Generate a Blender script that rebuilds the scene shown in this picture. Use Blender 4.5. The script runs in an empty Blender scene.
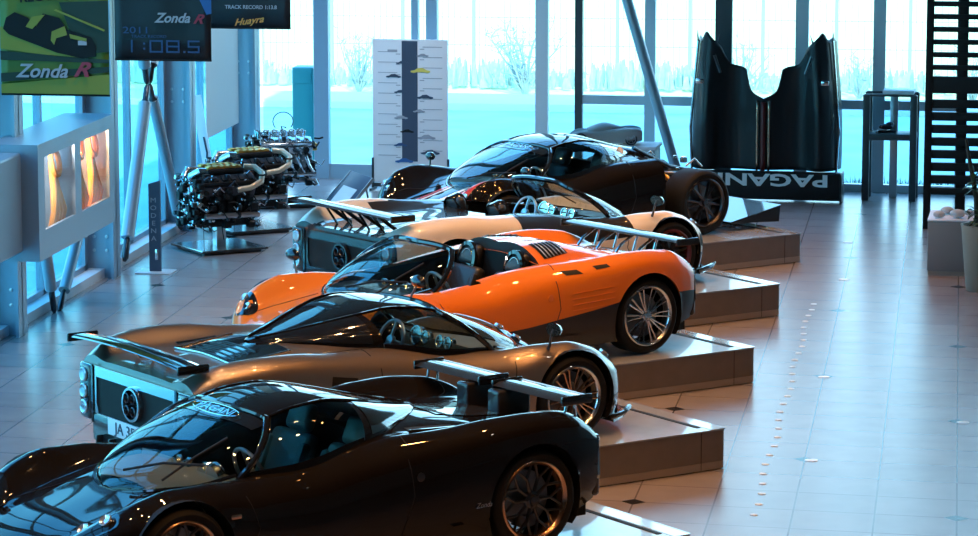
SKY, SUN, WARMP, EXPO = 5.2, 6.5, 190., 0.08
import bpy, bmesh, math, random
import numpy as np
from mathutils import Vector, Matrix
C = bpy.context.scene.collection
PI = math.pi
random.seed(7)
R = math.radians

# ------------------------------------------------------------------ materials
MAT = {}
def mat(name, col, rough=.5, metal=0., coat=0., spec=.5, emit=None, estr=0., noise=None, bump=None, alpha=None):
    m = bpy.data.materials.new(name); m.use_nodes = True
    nt = m.node_tree; b = nt.nodes['Principled BSDF']
    b.inputs['Base Color'].default_value = (*col, 1)
    b.inputs['Roughness'].default_value = rough
    b.inputs['Metallic'].default_value = metal
    b.inputs['Coat Weight'].default_value = coat
    b.inputs['Coat Roughness'].default_value = .03
    b.inputs['Specular IOR Level'].default_value = spec
    if emit: b.inputs['Emission Color'].default_value = (*emit, 1); b.inputs['Emission Strength'].default_value = estr
    if noise or bump:
        tc = nt.nodes.new('ShaderNodeTexCoord')
        n = nt.nodes.new('ShaderNodeTexNoise'); n.inputs['Scale'].default_value = (noise or bump)[0]; n.inputs['Detail'].default_value = 4
        nt.links.new(tc.outputs['Object'], n.inputs['Vector'])
        if noise:
            mx = nt.nodes.new('ShaderNodeMix'); mx.data_type = 'RGBA'
            mx.inputs[6].default_value = (*col, 1); mx.inputs[7].default_value = (*noise[1], 1)
            r = nt.nodes.new('ShaderNodeMapRange'); r.inputs[1].default_value = .35; r.inputs[2].default_value = .65
            nt.links.new(n.outputs['Fac'], r.inputs[0]); nt.links.new(r.outputs[0], mx.inputs[0])
            nt.links.new(mx.outputs[2], b.inputs['Base Color'])
        if bump:
            bp = nt.nodes.new('ShaderNodeBump'); bp.inputs['Strength'].default_value = bump[1]; bp.inputs['Distance'].default_value = .01
            nt.links.new(n.outputs['Fac'], bp.inputs['Height']); nt.links.new(bp.outputs['Normal'], b.inputs['Normal'])
    MAT[name] = m
    return m
def glassmat(name, tint, gloss=1.0, ior=1.45, rough=.0):
    m = bpy.data.materials.new(name); m.use_nodes = True
    nt = m.node_tree; nt.nodes.clear()
    o = nt.nodes.new('ShaderNodeOutputMaterial'); mx = nt.nodes.new('ShaderNodeMixShader')
    t = nt.nodes.new('ShaderNodeBsdfTransparent'); t.inputs[0].default_value = (*tint, 1)
    g = nt.nodes.new('ShaderNodeBsdfGlossy'); g.inputs[0].default_value = (gloss, gloss, gloss, 1); g.inputs['Roughness'].default_value = rough
    f = nt.nodes.new('ShaderNodeFresnel'); ge = nt.nodes.new('ShaderNodeNewGeometry'); mi = nt.nodes.new('ShaderNodeMapRange')
    mi.inputs[3].default_value = ior; mi.inputs[4].default_value = 1 / ior; nt.links.new(ge.outputs['Backfacing'], mi.inputs[0]); nt.links.new(mi.outputs[0], f.inputs[0])   # a thin pane reflects alike from both sides
    nt.links.new(f.outputs[0], mx.inputs[0]); nt.links.new(t.outputs[0], mx.inputs[1]); nt.links.new(g.outputs[0], mx.inputs[2])
    nt.links.new(mx.outputs[0], o.inputs[0]); MAT[name] = m
    return m

mat('black_paint', (.005, .0035, .003), .6, 0, 1.0, spec=.03)
MAT['black_paint'].node_tree.nodes['Principled BSDF'].inputs['Coat IOR'].default_value = 1.4
mat('bronze_paint', (.31, .245, .195), .34, .8, 1.0, noise=(900, (.26, .21, .175)))
mat('orange_paint', (.80, .19, .012), .5, 0, 1.0, .15)
mat('pearl_paint', (.80, .72, .62), .5, 0, 1.0, .2)
mat('carbon', (.010, .009, .010), .45, 0, 1.0, .15, noise=(300, (.02, .019, .02)))
mat('carbon_matte', (.014, .013, .014), .5, 0, .12, .25)
mat('rubber', (.009, .009, .010), .7, spec=.25)
mat('silver', (.75, .76, .78), .18, 1.0)
mat('dark_metal', (.10, .10, .11), .3, 1.0)
mat('gold_metal', (.80, .42, .10), .3, .9)
mat('copper_rim', (.62, .38, .26), .22, 1.0)
mat('brushed', (.55, .57, .6), .35, 1.0)
mat('cream_pipe', (.62, .50, .36), .3, .3)
mat('red', (.55, .02, .02), .35, 0, .6)
mat('white', (.8, .8, .8), .4, 0, .4)
mat('black', (.010, .010, .011), .6, spec=.25)
mat('gloss_black', (.008, .008, .009), .08, 0, 1.0)
mat('lamp_glass', (.75, .8, .85), .05, .7, 1.0)
mat('tail_lamp', (.62, .60, .60), .08, .6, 1.0)
mat('tan_leather', (.42, .34, .24), .5, bump=(60, .3))
mat('teal_leather', (.10, .24, .26), .45, 0, .3, bump=(60, .3))
mat('black_leather', (.02, .02, .022), .45, 0, .2, bump=(60, .3))
mat('brake_disc', (.25, .25, .26), .3, 1.0)
mat('frame_blue', (.27, .36, .45), .38, .3)
mat('frame_grey', (.60, .64, .68), .4, .3)
mat('frame_dark', (.06, .065, .07), .4, .2)
mat('steel_tube', (.38, .43, .48), .35, .4)
mat('plinth_side', (.20, .165, .145), .45, 0, 0, noise=(7, (.18, .15, .132)), bump=(900, .15))
mat('plinth_base', (.40, .34, .29), .4, .2)
mat('plinth_top', (.36, .40, .46), .24, .0, .6, noise=(5, (.32, .36, .42)))
mat('plinth_edge', (.55, .60, .64), .14, .2, .8)
mat('clay', (.36, .32, .30), .6)
mat('clamshell', (.008, .0085, .010), .55, 0, .25, .3)
mat('paper_white', (.80, .80, .84), .5)
mat('ink_navy', (.05, .07, .12), .5)
mat('ink_grey', (.35, .36, .42), .5)
mat('ink_yellow', (.75, .60, .12), .5)
mat('banner_dark', (.010, .011, .016), .5)
mat('banner_blue', (.03, .12, .35), .5)
mat('banner_silver', (.45, .42, .46), .5)
mat('banner_red', (.40, .03, .06), .5)
mat('banner_orange', (.75, .30, .06), .5)
mat('led_blue', (.035, .08, .20), .5)
mat('banner_green', (.10, .15, .015), .5, noise=(2.2, (.15, .20, .02)))
mat('banner_olive', (.28, .27, .03), .5)
mat('banner_darkgreen', (.015, .03, .015), .5)
mat('amber', (.85, .33, .07), .35, .2)
mat('case_back', (.75, .40, .25), .6)
mat('case_inner', (.62, .60, .62), .6)
mat('leaf', (.03, .07, .025), .45, noise=(20, (.05, .10, .03)))
mat('pot', (.44, .34, .26), .5)
mat('grass_blades', (.05, .16, .10), .6)
mat('soil', (.05, .035, .025), .9)
mat('box_side', (.26, .25, .25), .45)
mat('stone_white', (.55, .56, .58), .6)
mat('wall_paint', (.16, .16, .165), .8)
mat('ceiling_paint', (.06, .06, .065), .8)
mat('lawn', (.40, .62, .60), .9, noise=(1.1, (.50, .70, .67)), bump=(3, .4))
mat('field', (.90, .80, .40), .9, noise=(.35, (.86, .78, .38)))
mat('kerb', (.78, .80, .78), .8)
mat('twig', (.38, .46, .46), .9)
mat('hedge', (.34, .50, .48), .9, noise=(9, (.42, .56, .52)))
mat('fence_wire', (.35, .42, .44), .6)
mat('sill_white', (.7, .74, .78), .5)
mat('screen_cloth', (.7, .72, .7), .8)
glassmat('window_glass', (.78, .96, .98), .9, 1.12)
glassmat('tinted_glass', (.46, .82, .87), .8, 1.10)
glassmat('car_glass', (.42, .50, .50), 1.0, 1.5)
glassmat('clear_glass', (.90, .96, .98), .9, 1.06)

def floor_mat():
    m = bpy.data.materials.new('stone_tiles'); m.use_nodes = True; nt = m.node_tree; b = nt.nodes['Principled BSDF']
    N, L = nt.nodes.new, nt.links.new
    g = N('ShaderNodeNewGeometry'); sp = N('ShaderNodeSeparateXYZ'); L(g.outputs['Position'], sp.inputs[0])
    def mth(op, a, b_=None, c=None):
        n = N('ShaderNodeMath'); n.operation = op
        for i, v in enumerate((a, b_, c)):
            if v is None: continue
            if isinstance(v, (int, float)): n.inputs[i].default_value = v
            else: L(v, n.inputs[i])
        return n.outputs[0]
    X, Y = sp.outputs[0], sp.outputs[1]
    Ys = mth('ADD', Y, mth('MULTIPLY', X, .085))
    T = .609
    u = mth('DIVIDE', mth('ADD', X, 1.135), T)          # integer on a line
    v = mth('DIVIDE', mth('SUBTRACT', Ys, 25.94), T)
    def dline(q):
        f = mth('FRACT', q); return mth('MINIMUM', f, mth('SUBTRACT', 1., f))
    gl = mth('LESS_THAN', mth('MINIMUM', dline(u), dline(v)), .011)
    # black inlay diamonds every 2 x 6 tiles, staggered by 3
    pu = mth('PINGPONG', u, 1.)                            # 0 on even lines, 1 on odd ones
    pv = mth('PINGPONG', mth('ADD', v, 3.), 3.)
    iu2 = mth('PINGPONG', u, 2.)                           # 0 at 0 mod 4, 2 at 2 mod 4
    pv0 = mth('PINGPONG', v, 3.)
    dA = mth('ADD', iu2, pv0)
    dB = mth('ADD', mth('SUBTRACT', 2., iu2), mth('SUBTRACT', 3., pv0))
    dia = mth('LESS_THAN', mth('MINIMUM', dA, dB), .16)
    wn = N('ShaderNodeTexWhiteNoise'); cb = N('ShaderNodeCombineXYZ'); L(mth('FLOOR', u), cb.inputs[0]); L(mth('FLOOR', v), cb.inputs[1]); L(cb.outputs[0], wn.inputs['Vector'])
    no = N('ShaderNodeTexNoise'); no.inputs['Scale'].default_value = 3; no.inputs['Detail'].default_value = 6; L(g.outputs['Position'], no.inputs['Vector'])
    val = mth('ADD', mth('MULTIPLY', wn.outputs[0], .25), mth('MULTIPLY', no.outputs[0], .75))
    r = N('ShaderNodeMapRange'); r.inputs[1].default_value = .2; r.inputs[2].default_value = .8; r.inputs[3].default_value = .84; r.inputs[4].default_value = 1.12; L(val, r.inputs[0])
    base = N('ShaderNodeMix'); base.data_type = 'RGBA'; base.blend_type = 'MULTIPLY'; base.inputs[0].default_value = 1
    base.inputs[6].default_value = (.265, .235, .23, 1); L(r.outputs[0], base.inputs[7])
    m1 = N('ShaderNodeMix'); m1.data_type = 'RGBA'; L(gl, m1.inputs[0]); L(base.outputs[2], m1.inputs[6]); m1.inputs[7].default_value = (.13, .11, .105, 1)
    m2 = N('ShaderNodeMix'); m2.data_type = 'RGBA'; L(dia, m2.inputs[0]); L(m1.outputs[2], m2.inputs[6]); m2.inputs[7].default_value = (.01, .01, .012, 1)
    L(m2.outputs[2], b.inputs['Base Color'])
    b.inputs['Roughness'].default_value = .27
    b.inputs['Specular IOR Level'].default_value = .5
    MAT['floor'] = m
floor_mat()

# ------------------------------------------------------------------ mesh helpers
SPLIT = {'shelf', 'fork_end', 'wing_strut', 'wing_pylon', 'hanging_wire', 'back_leg', 'wishbone', 'tail_strut', 'wiper', 'intake_trumpet', 'pulley', 'engine_louvre', 'engine_slat', 'bolts', 'damper', 'mounting_pin', 'cable', 'intake_pipe', 'roof_rail', 'front_blade', 'stem', 'screen_post', 'stand_leg', 'side_groove', 'panel_gap', 'caption', 'caption_lines', 'gauge_cluster', 'drain_slot'}
class MB:
    def __init__(s): s.v = []; s.f = []
    def add(s, vs, fs):
        o = len(s.v); s.v += [tuple(v) for v in vs]; s.f += [tuple(i + o for i in f) for f in fs]; return s
    def box(s, x0, x1, y0, y1, z0, z1, M=None):
        vs = [Vector((x, y, z)) for x in (x0, x1) for y in (y0, y1) for z in (z0, z1)]
        if M is not None: vs = [M @ v for v in vs]
        return s.add(vs, [(0, 1, 3, 2), (4, 6, 7, 5), (0, 4, 5, 1), (2, 3, 7, 6), (0, 2, 6, 4), (1, 5, 7, 3)])
    def rbox(s, x0, x1, y0, y1, z0, z1, r=.01, seg=2, M=None):
        bm = bmesh.new(); bmesh.ops.create_cube(bm, size=1)
        for v in bm.verts: v.co = Vector(((x0 + x1) / 2 + v.co.x * (x1 - x0), (y0 + y1) / 2 + v.co.y * (y1 - y0), (z0 + z1) / 2 + v.co.z * (z1 - z0)))
        r = min(r, .49 * min(abs(x1 - x0), abs(y1 - y0), abs(z1 - z0)))
        bmesh.ops.bevel(bm, geom=bm.edges[:], offset=r, segments=seg, profile=.5, affect='EDGES')
        bm.verts.index_update()
        vs = [(M @ v.co) if M is not None else v.co.copy() for v in bm.verts]
        s.add(vs, [tuple(v.index for v in f.verts) for f in bm.faces]); bm.free(); return s
    def tube(s, pts, r, n=8, cap=True, closed=False):
        pts = [Vector(p) for p in pts]; m = len(pts)
        rs = r if isinstance(r, (list, tuple)) else [r] * m
        rings = []; up = None
        for i, p in enumerate(pts):
            a = pts[(i - 1) % m] if (i or closed) else pts[0]; b = pts[(i + 1) % m] if (i < m - 1 or closed) else pts[-1]
            t = (b - a); t = t.normalized() if t.length > 1e-9 else Vector((0, 0, 1))
            if up is None: up = Vector((0, 0, 1)) if abs(t.z) < .9 else Vector((1, 0, 0))
            sd = t.cross(up).normalized(); up = sd.cross(t).normalized()
            rings.append([p + (sd * math.cos(2 * PI * k / n) + up * math.sin(2 * PI * k / n)) * rs[i] for k in range(n)])
        vs = [v for g in rings for v in g]; fs = []
        for i in range(m if closed else m - 1):
            j = (i + 1) % m
            for k in range(n): fs.append((i * n + k, i * n + (k + 1) % n, j * n + (k + 1) % n, j * n + k))
        if cap and not closed: fs.append(tuple(range(n - 1, -1, -1))); fs.append(tuple((m - 1) * n + k for k in range(n)))
        return s.add(vs, fs)
    def lathe(s, prof, n=32, M=None, caps=True):   # prof: (radius, h) about local Z
        M = M or Matrix()
        vs = []; m = len(prof)
        for r_, h in prof:
            for k in range(n):
                a = 2 * PI * k / n; vs.append(M @ Vector((r_ * math.cos(a), r_ * math.sin(a), h)))
        fs = []
        for i in range(m - 1):
            for k in range(n): fs.append((i * n + k, i * n + (k + 1) % n, (i + 1) * n + (k + 1) % n, (i + 1) * n + k))
        if caps:
            if prof[0][0] > 1e-5: fs.append(tuple(range(n - 1, -1, -1)))
            if prof[-1][0] > 1e-5: fs.append(tuple((m - 1) * n + k for k in range(n)))
        return s.add(vs, fs)
    def prism(s, poly, h0, h1, M=None):            # poly in local XY, extruded along Z
        M = M or Matrix(); n = len(poly)
        vs = [M @ Vector((x, y, h)) for h in (h0, h1) for x, y in poly]
        return s.add(vs, [tuple(range(n - 1, -1, -1)), tuple(range(n, 2 * n))] + [(i, (i + 1) % n, n + (i + 1) % n, n + i) for i in range(n)])
    def torus(s, R_, r, M=None, n=32, k=8):
        M = M or Matrix(); pts = [M @ Vector((R_ * math.cos(2 * PI * i / n), R_ * math.sin(2 * PI * i / n), 0)) for i in range(n)]
        vs = []; 
        for i in range(n):
            a = 2 * PI * i / n
            for j in range(k):
                b = 2 * PI * j / k; vs.append(M @ Vector(((R_ + r * math.cos(b)) * math.cos(a), (R_ + r * math.cos(b)) * math.sin(a), r * math.sin(b))))
        fs = [(i * k + j, ((i + 1) % n) * k + j, ((i + 1) % n) * k + (j + 1) % k, i * k + (j + 1) % k) for i in range(n) for j in range(k)]
        return s.add(vs, fs)
    def grid(s, P, flip=False):                    # P[i][j] points
        n, m = len(P), len(P[0]); vs = [p for r_ in P for p in r_]
        fs = [(i * m + j, (i + 1) * m + j, (i + 1) * m + j + 1, i * m + j + 1) for i in range(n - 1) for j in range(m - 1)]
        if flip: fs = [f[::-1] for f in fs]
        return s.add(vs, fs)
    def ico(s, c, r, sub=1, sc=(1, 1, 1), M=None):
        bm = bmesh.new(); bmesh.ops.create_icosphere(bm, subdivisions=sub, radius=1); bm.verts.index_update()
        vs = [Vector((c[0] + v.co.x * r * sc[0], c[1] + v.co.y * r * sc[1], c[2] + v.co.z * r * sc[2])) for v in bm.verts]
        if M is not None: vs = [M @ v for v in vs]
        s.add(vs, [tuple(v.index for v in f.verts) for f in bm.faces]); bm.free(); return s
    def pieces(s):
        p = list(range(len(s.v)))
        def find(a):
            while p[a] != a: p[a] = p[p[a]]; a = p[a]
            return a
        for f in s.f:
            r0 = find(f[0])
            for q in f[1:]: p[find(q)] = r0
        g = {}
        for f in s.f: g.setdefault(find(f[0]), []).append(f)
        out = []
        for fs in g.values():
            idx = {}; mb = MB()
            for f in fs:
                mb.f.append(tuple(idx.setdefault(i, len(idx)) for i in f))
            mb.v = [s.v[i] for i in idx]; out.append(mb)
        return out
    def build(s, name, m, parent=None, smooth=True, ang=40, recalc=True, solid=None):
        if name in SPLIT and parent is not None:
            ps = s.pieces()
            if len(ps) > 1: return [q._build(name, m, parent, smooth, ang, recalc, solid) for q in ps][0]
        return s._build(name, m, parent, smooth, ang, recalc, solid)
    def _build(s, name, m, parent=None, smooth=True, ang=40, recalc=True, solid=None):
        me = bpy.data.meshes.new(name); me.from_pydata(s.v, [], s.f)
        if recalc or smooth:
            bm = bmesh.new(); bm.from_mesh(me)
            bmesh.ops.remove_doubles(bm, verts=bm.verts, dist=1e-5)
            if recalc: bmesh.ops.recalc_face_normals(bm, faces=bm.faces)
            bm.to_mesh(me); bm.free()
        if smooth:
            me.polygons.foreach_set('use_smooth', [True] * len(me.polygons)); me.set_sharp_from_angle(angle=R(ang))
        me.materials.append(MAT[m] if isinstance(m, str) else m)
        o = bpy.data.objects.new(name, me); C.objects.link(o)
        if parent is not None: o.parent = parent
        if solid:
            md = o.modifiers.new('thickness', 'SOLIDIFY'); md.thickness = solid; md.offset = -1
        return o
def tag(o, label=None, cat=None, group=None, kind=None):
    if label: o['label'] = label
    if cat: o['category'] = cat
    if group: o['group'] = group
    if kind: o['kind'] = kind
    return o
def empty(name, loc=(0, 0, 0), rz=0, label=None, cat=None, group=None):
    o = bpy.data.objects.new(name, None); C.objects.link(o); o.location = loc; o.rotation_euler = (0, 0, rz); o.empty_display_size = .2
    return tag(o, label, cat, group)
def struct(o): return tag(o, kind='structure')
def children(o): return [c for c in bpy.data.objects if c.parent == o]
def copy_tree(o, parent=None):
    c = o.copy(); C.objects.link(c)
    if parent is not None: c.parent = parent
    for ch in children(o): copy_tree(ch, c)
    return c
def T(x, y, z): return Matrix.Translation((x, y, z))
def RX(a): return Matrix.Rotation(R(a), 4, 'X')
def RY(a): return Matrix.Rotation(R(a), 4, 'Y')
def RZ(a): return Matrix.Rotation(R(a), 4, 'Z')
def frameM(o, n, up=(0, 0, 1)):                   # matrix whose Z is n, Y close to up
    n = Vector(n).normalized(); x = Vector(up).cross(n).normalized(); y = n.cross(x)
    M = Matrix((x, y, n)).transposed().to_4x4(); M.translation = Vector(o); return M
def text(s, size, m, parent, M, ext=.002, name='lettering', align='CENTER', shear=0, sx=1, bold=0):
    cu = bpy.data.curves.new(name, 'FONT'); cu.body = s; cu.size = size; cu.extrude = ext; cu.align_x = align; cu.align_y = 'CENTER'; cu.shear = shear; cu.offset = bold
    cu.resolution_u = 3
    t = bpy.data.objects.new(name, cu); C.objects.link(t)
    dg = bpy.context.evaluated_depsgraph_get(); dg.update()
    me = bpy.data.meshes.new_from_object(t.evaluated_get(dg)); bpy.data.objects.remove(t)
    me.transform(Matrix.Diagonal((sx, 1, 1, 1))); me.transform(M)
    me.materials.clear(); me.materials.append(MAT[m])
    o = bpy.data.objects.new(name, me); C.objects.link(o); o.parent = parent
    return o
def pchip(xk, yk):
    xk = np.array(xk, float); yk = np.array(yk, float)
    if xk[0] > xk[-1]: xk = xk[::-1]; yk = yk[::-1]
    h = np.diff(xk); d = np.diff(yk) / h; m = np.zeros_like(yk)
    for i in range(1, len(xk) - 1):
        if d[i - 1] * d[i] > 0:
            w1 = 2 * h[i] + h[i - 1]; w2 = h[i] + 2 * h[i - 1]; m[i] = (w1 + w2) / (w1 / d[i - 1] + w2 / d[i])
    m[0] = d[0]; m[-1] = d[-1]
    def f(x):
        x = np.clip(x, xk[0], xk[-1]); i = np.clip(np.searchsorted(xk, x) - 1, 0, len(h) - 1); t = (x - xk[i]) / h[i]
        return (2 * t**3 - 3 * t**2 + 1) * yk[i] + (t**3 - 2 * t**2 + t) * h[i] * m[i] + (-2 * t**3 + 3 * t**2) * yk[i + 1] + (t**3 - t**2) * h[i] * m[i + 1]
    return f
mat('case_teal', (.02, .22, .24), .5)
mat('red_dark', (.12, .01, .01), .4)
mat('stud', (.85, .92, .95), .25)
# ------------------------------------------------------------------ cars
KX = [2.14, 2.06, 1.96, 1.83, 1.6, 1.365, 1.1, .8, .4, 0, -.4, -.8, -1.1, -1.365, -1.7, -1.88, -1.97]
ZONDA = dict(
 W=[.30, .54, .72, .86, .955, .98, .97, .93, .90, .90, .93, .98, 1.005, 1.01, .975, .92, .88],
 Zc=[.29, .40, .46, .51, .57, .63, .70, .74, .80, .85, .90, .90, .86, .82, .79, .77, .75],
 Z1=[.29, .39, .45, .50, .56, .62, .68, .73, .79, .84, .88, .87, .84, .80, .78, .765, .75],
 Z2=[.28, .37, .44, .50, .57, .62, .66, .70, .76, .82, .85, .83, .81, .80, .79, .77, .745],
 Z3=[.27, .36, .48, .585, .70, .755, .755, .73, .74, .80, .85, .88, .91, .915, .89, .83, .77],
 Z4=[.26, .34, .43, .53, .63, .68, .67, .62, .62, .67, .74, .80, .84, .855, .83, .77, .72],
 Z5=[.22, .27, .34, .42, .52, .55, .52, .47, .44, .46, .52, .60, .66, .68, .66, .64, .62],
 Z6=[.19, .21, .24, .28, .32, .33, .31, .27, .25, .26, .30, .34, .38, .40, .40, .40, .40],
 Z7=[.17, .15, .13, .12, .12, .12, .12, .12, .12, .12, .12, .14, .15, .16, .20, .24, .26])
RACER = dict(ZONDA, Z3=[.27, .38, .53, .655, .785, .82, .79, .745, .74, .80, .85, .88, .91, .915, .89, .83, .77], Z2=[.28, .38, .47, .56, .66, .68, .69, .71, .76, .82, .85, .83, .81, .80, .79, .77, .745])
class Body:
    def __init__(s, tab=ZONDA, kx=KX):
        s.c = {}; s.f = {k: pchip(kx, v) for k, v in tab.items()}; s.x0, s.x1 = min(kx), max(kx)
    def ctrl(s, x):
        f = {k: float(g(x)) for k, g in s.f.items()}; W = f['W']
        return [(0, f['Zc']), (.385 * W, f['Z1']), (.60 * W, f['Z2']), (.79 * W, f['Z3']), (W * .955, f['Z4']), (W, f['Z5']), (W * .992, f['Z6']), (W * .94, f['Z7'])]
    def section(s, x, n=6):
        key = round(float(x), 5)
        if key in s.c: return s.c[key]
        c = s.ctrl(x); P = [(-c[1][0], c[1][1])] + c + [(2 * c[-1][0] - c[-2][0], 2 * c[-1][1] - c[-2][1])]
        out = []
        for i in range(1, len(P) - 2):
            for k in range(n):
                t = k / n; a, b, c_, d = [np.array(q) for q in P[i - 1:i + 3]]
                out.append(.5 * ((2 * b) + (-a + c_) * t + (2 * a - 5 * b + 4 * c_ - d) * t * t + (-a + 3 * b - 3 * c_ + d) * t**3))
        out.append(np.array(c_)); s.c[key] = out; return out
    def z(s, x, y):
        y = abs(y); sec = s.section(x)[:25]
        for a, b in zip(sec, sec[1:]):
            if a[0] <= y <= b[0] and b[0] > a[0]: return a[1] + (b[1] - a[1]) * (y - a[0]) / (b[0] - a[0])
        return sec[-1][1]
    def yside(s, x, z):                           # half width at height z on the flank
        sec = s.section(x)[18:]
        for a, b in zip(sec, sec[1:]):
            if b[1] <= z <= a[1]: return a[0] + (b[0] - a[0]) * (a[1] - z) / max(1e-6, a[1] - b[1])
        return sec[-1][0]
WHEELS = [(1.365, .33), (-1.365, .345)]
def shell(body, root, cls, mats, cut, arches=((1.365, .335, .372), (-1.365, .345, .392)), nx=132, x_stop=None):
    """painted shell; cls(x,y,z,side)->part name or None, cut(x,y)->True where the cockpit opens"""
    x0 = x_stop if x_stop is not None else body.x0
    xs = list(x0 + (body.x1 - x0) * np.linspace(0, 1, nx) ** .98)
    G = [[Vector((x, q[0], q[1])) for q in body.section(x)] for x in xs]
    ns = len(G[0]); js = 18
    inside = [[None] * ns for _ in xs]
    for i in range(nx):
        for j in range(js + 1, ns):
            p = G[i][j]
            for a, (ax, az, ar) in enumerate(arches):
                d = math.hypot(p.x - ax, p.z - az)
                if d < ar: inside[i][j] = a
    G2 = [[p.copy() for p in r] for r in G]
    for i in range(nx):
        for j in range(ns):
            a = inside[i][j]
            if a is not None:
                ax, az, ar = arches[a]; p = G2[i][j]; d = Vector((p.x - ax, 0, p.z - az))
                if d.length > 1e-4: d = d.normalized() * ar; p.x = ax + d.x; p.z = az + d.z
    parts = {}
    for i in range(nx - 1):
        for j in range(ns - 1):
            q = [(i, j), (i + 1, j), (i + 1, j + 1), (i, j + 1)]
            if all(inside[a][b] is not None for a, b in q): continue
            c = sum((G[a][b] for a, b in q), Vector()) / 4
            if j < js and cut(c.x, c.y): continue
            nm = cls(c.x, c.y, c.z, j)
            for sg in (1, -1):
                vs = [Vector((G2[a][b].x, G2[a][b].y * sg, G2[a][b].z)) for a, b in q]
                parts.setdefault(nm, MB()).add(vs, [(0, 1, 2, 3) if sg > 0 else (3, 2, 1, 0)])
    for e in (0, nx - 1):                          # end caps
        if e == nx - 1 or x_stop is None:
            pts = [Vector((p.x, p.y, p.z)) for p in G[e]] + [Vector((p.x, -p.y, p.z)) for p in G[e][::-1][:-1]]
            parts[cls(xs[e], 0, G[e][0].z, 0)].add(pts, [tuple(range(len(pts)))])
    out = {}
    for nm, mb in parts.items():
        o = mb.build(nm, mats.get(nm, mats['body']), root, ang=48, recalc=False); out[nm] = o
        bm = bmesh.new(); bm.from_mesh(o.data); bmesh.ops.recalc_face_normals(bm, faces=bm.faces); bm.to_mesh(o.data); bm.free()
    # arch lips
    return out

# canopy
CKX = [1.37, 1.30, 1.15, .95, .75, .42, .2, 0, -.2, -.4, -.6, -.8, -.95, -1.03]
CT = pchip(CKX, [.645, .705, .78, .87, .95, 1.07, 1.12, 1.13, 1.10, 1.05, .995, .945, .915, .89])
CW = pchip(CKX, [.05, .26, .45, .59, .67, .72, .725, .70, .65, .56, .43, .28, .15, .05])
def canopy_pt(body, x, s, off=0., sg=1):
    yb = float(CW(x)); zb = body.z(x, yb) - .02; zt = max(float(CT(x)), zb + .004)
    th = s * PI / 2; p = .76
    def f(th): return Vector((x, sg * yb * max(0, math.cos(th)) ** p, zb + (zt - zb) * max(0, math.sin(th)) ** p))
    q = f(th)
    if off:
        e = .02; a = f(min(PI / 2, th + e)); b = f(max(0, th - e)); t = a - b
        x2 = x + .02; yb2 = float(CW(x2)); zb2 = body.z(x2, yb2) - .02; zt2 = max(float(CT(x2)), zb2 + .004)
        q2 = Vector((x2, sg * yb2 * max(0, math.cos(th)) ** p, zb2 + (zt2 - zb2) * max(0, math.sin(th)) ** p))
        n = t.cross(q2 - q)
        if n.length > 1e-9:
            n.normalize()
            if n.dot(Vector((0, q.y, q.z - .3))) < 0: n = -n
            q = q + n * off
    return q
def xA(s): return .80 - .38 * min(1, s / SROOF) ** .9 + (.04 * max(0, s - SROOF) / (1 - SROOF))
SROOF = .66
def cpatch(body, name, xr, sr, m, parent, nx=10, nsn=6, off=.006, both=False, sides=(1, -1), solid=None):
    """patch on canopy; xr(s)->(x0,x1)"""
    obs = []
    mb = MB()
    for sg in sides:
        P = []
        for i in range(nx + 1):
            row = []
            for j in range(nsn + 1):
                s = sr[0] + (sr[1] - sr[0]) * j / nsn; a, b = xr(s); row.append(canopy_pt(body, a + (b - a) * i / nx, s, off, sg))
            P.append(row)
        mb.grid(P)
        if not both: obs.append(mb.build(name, m, parent, solid=solid)); mb = MB()
    if both: obs.append(mb.build(name, m, parent, solid=solid))
    return obs
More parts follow.
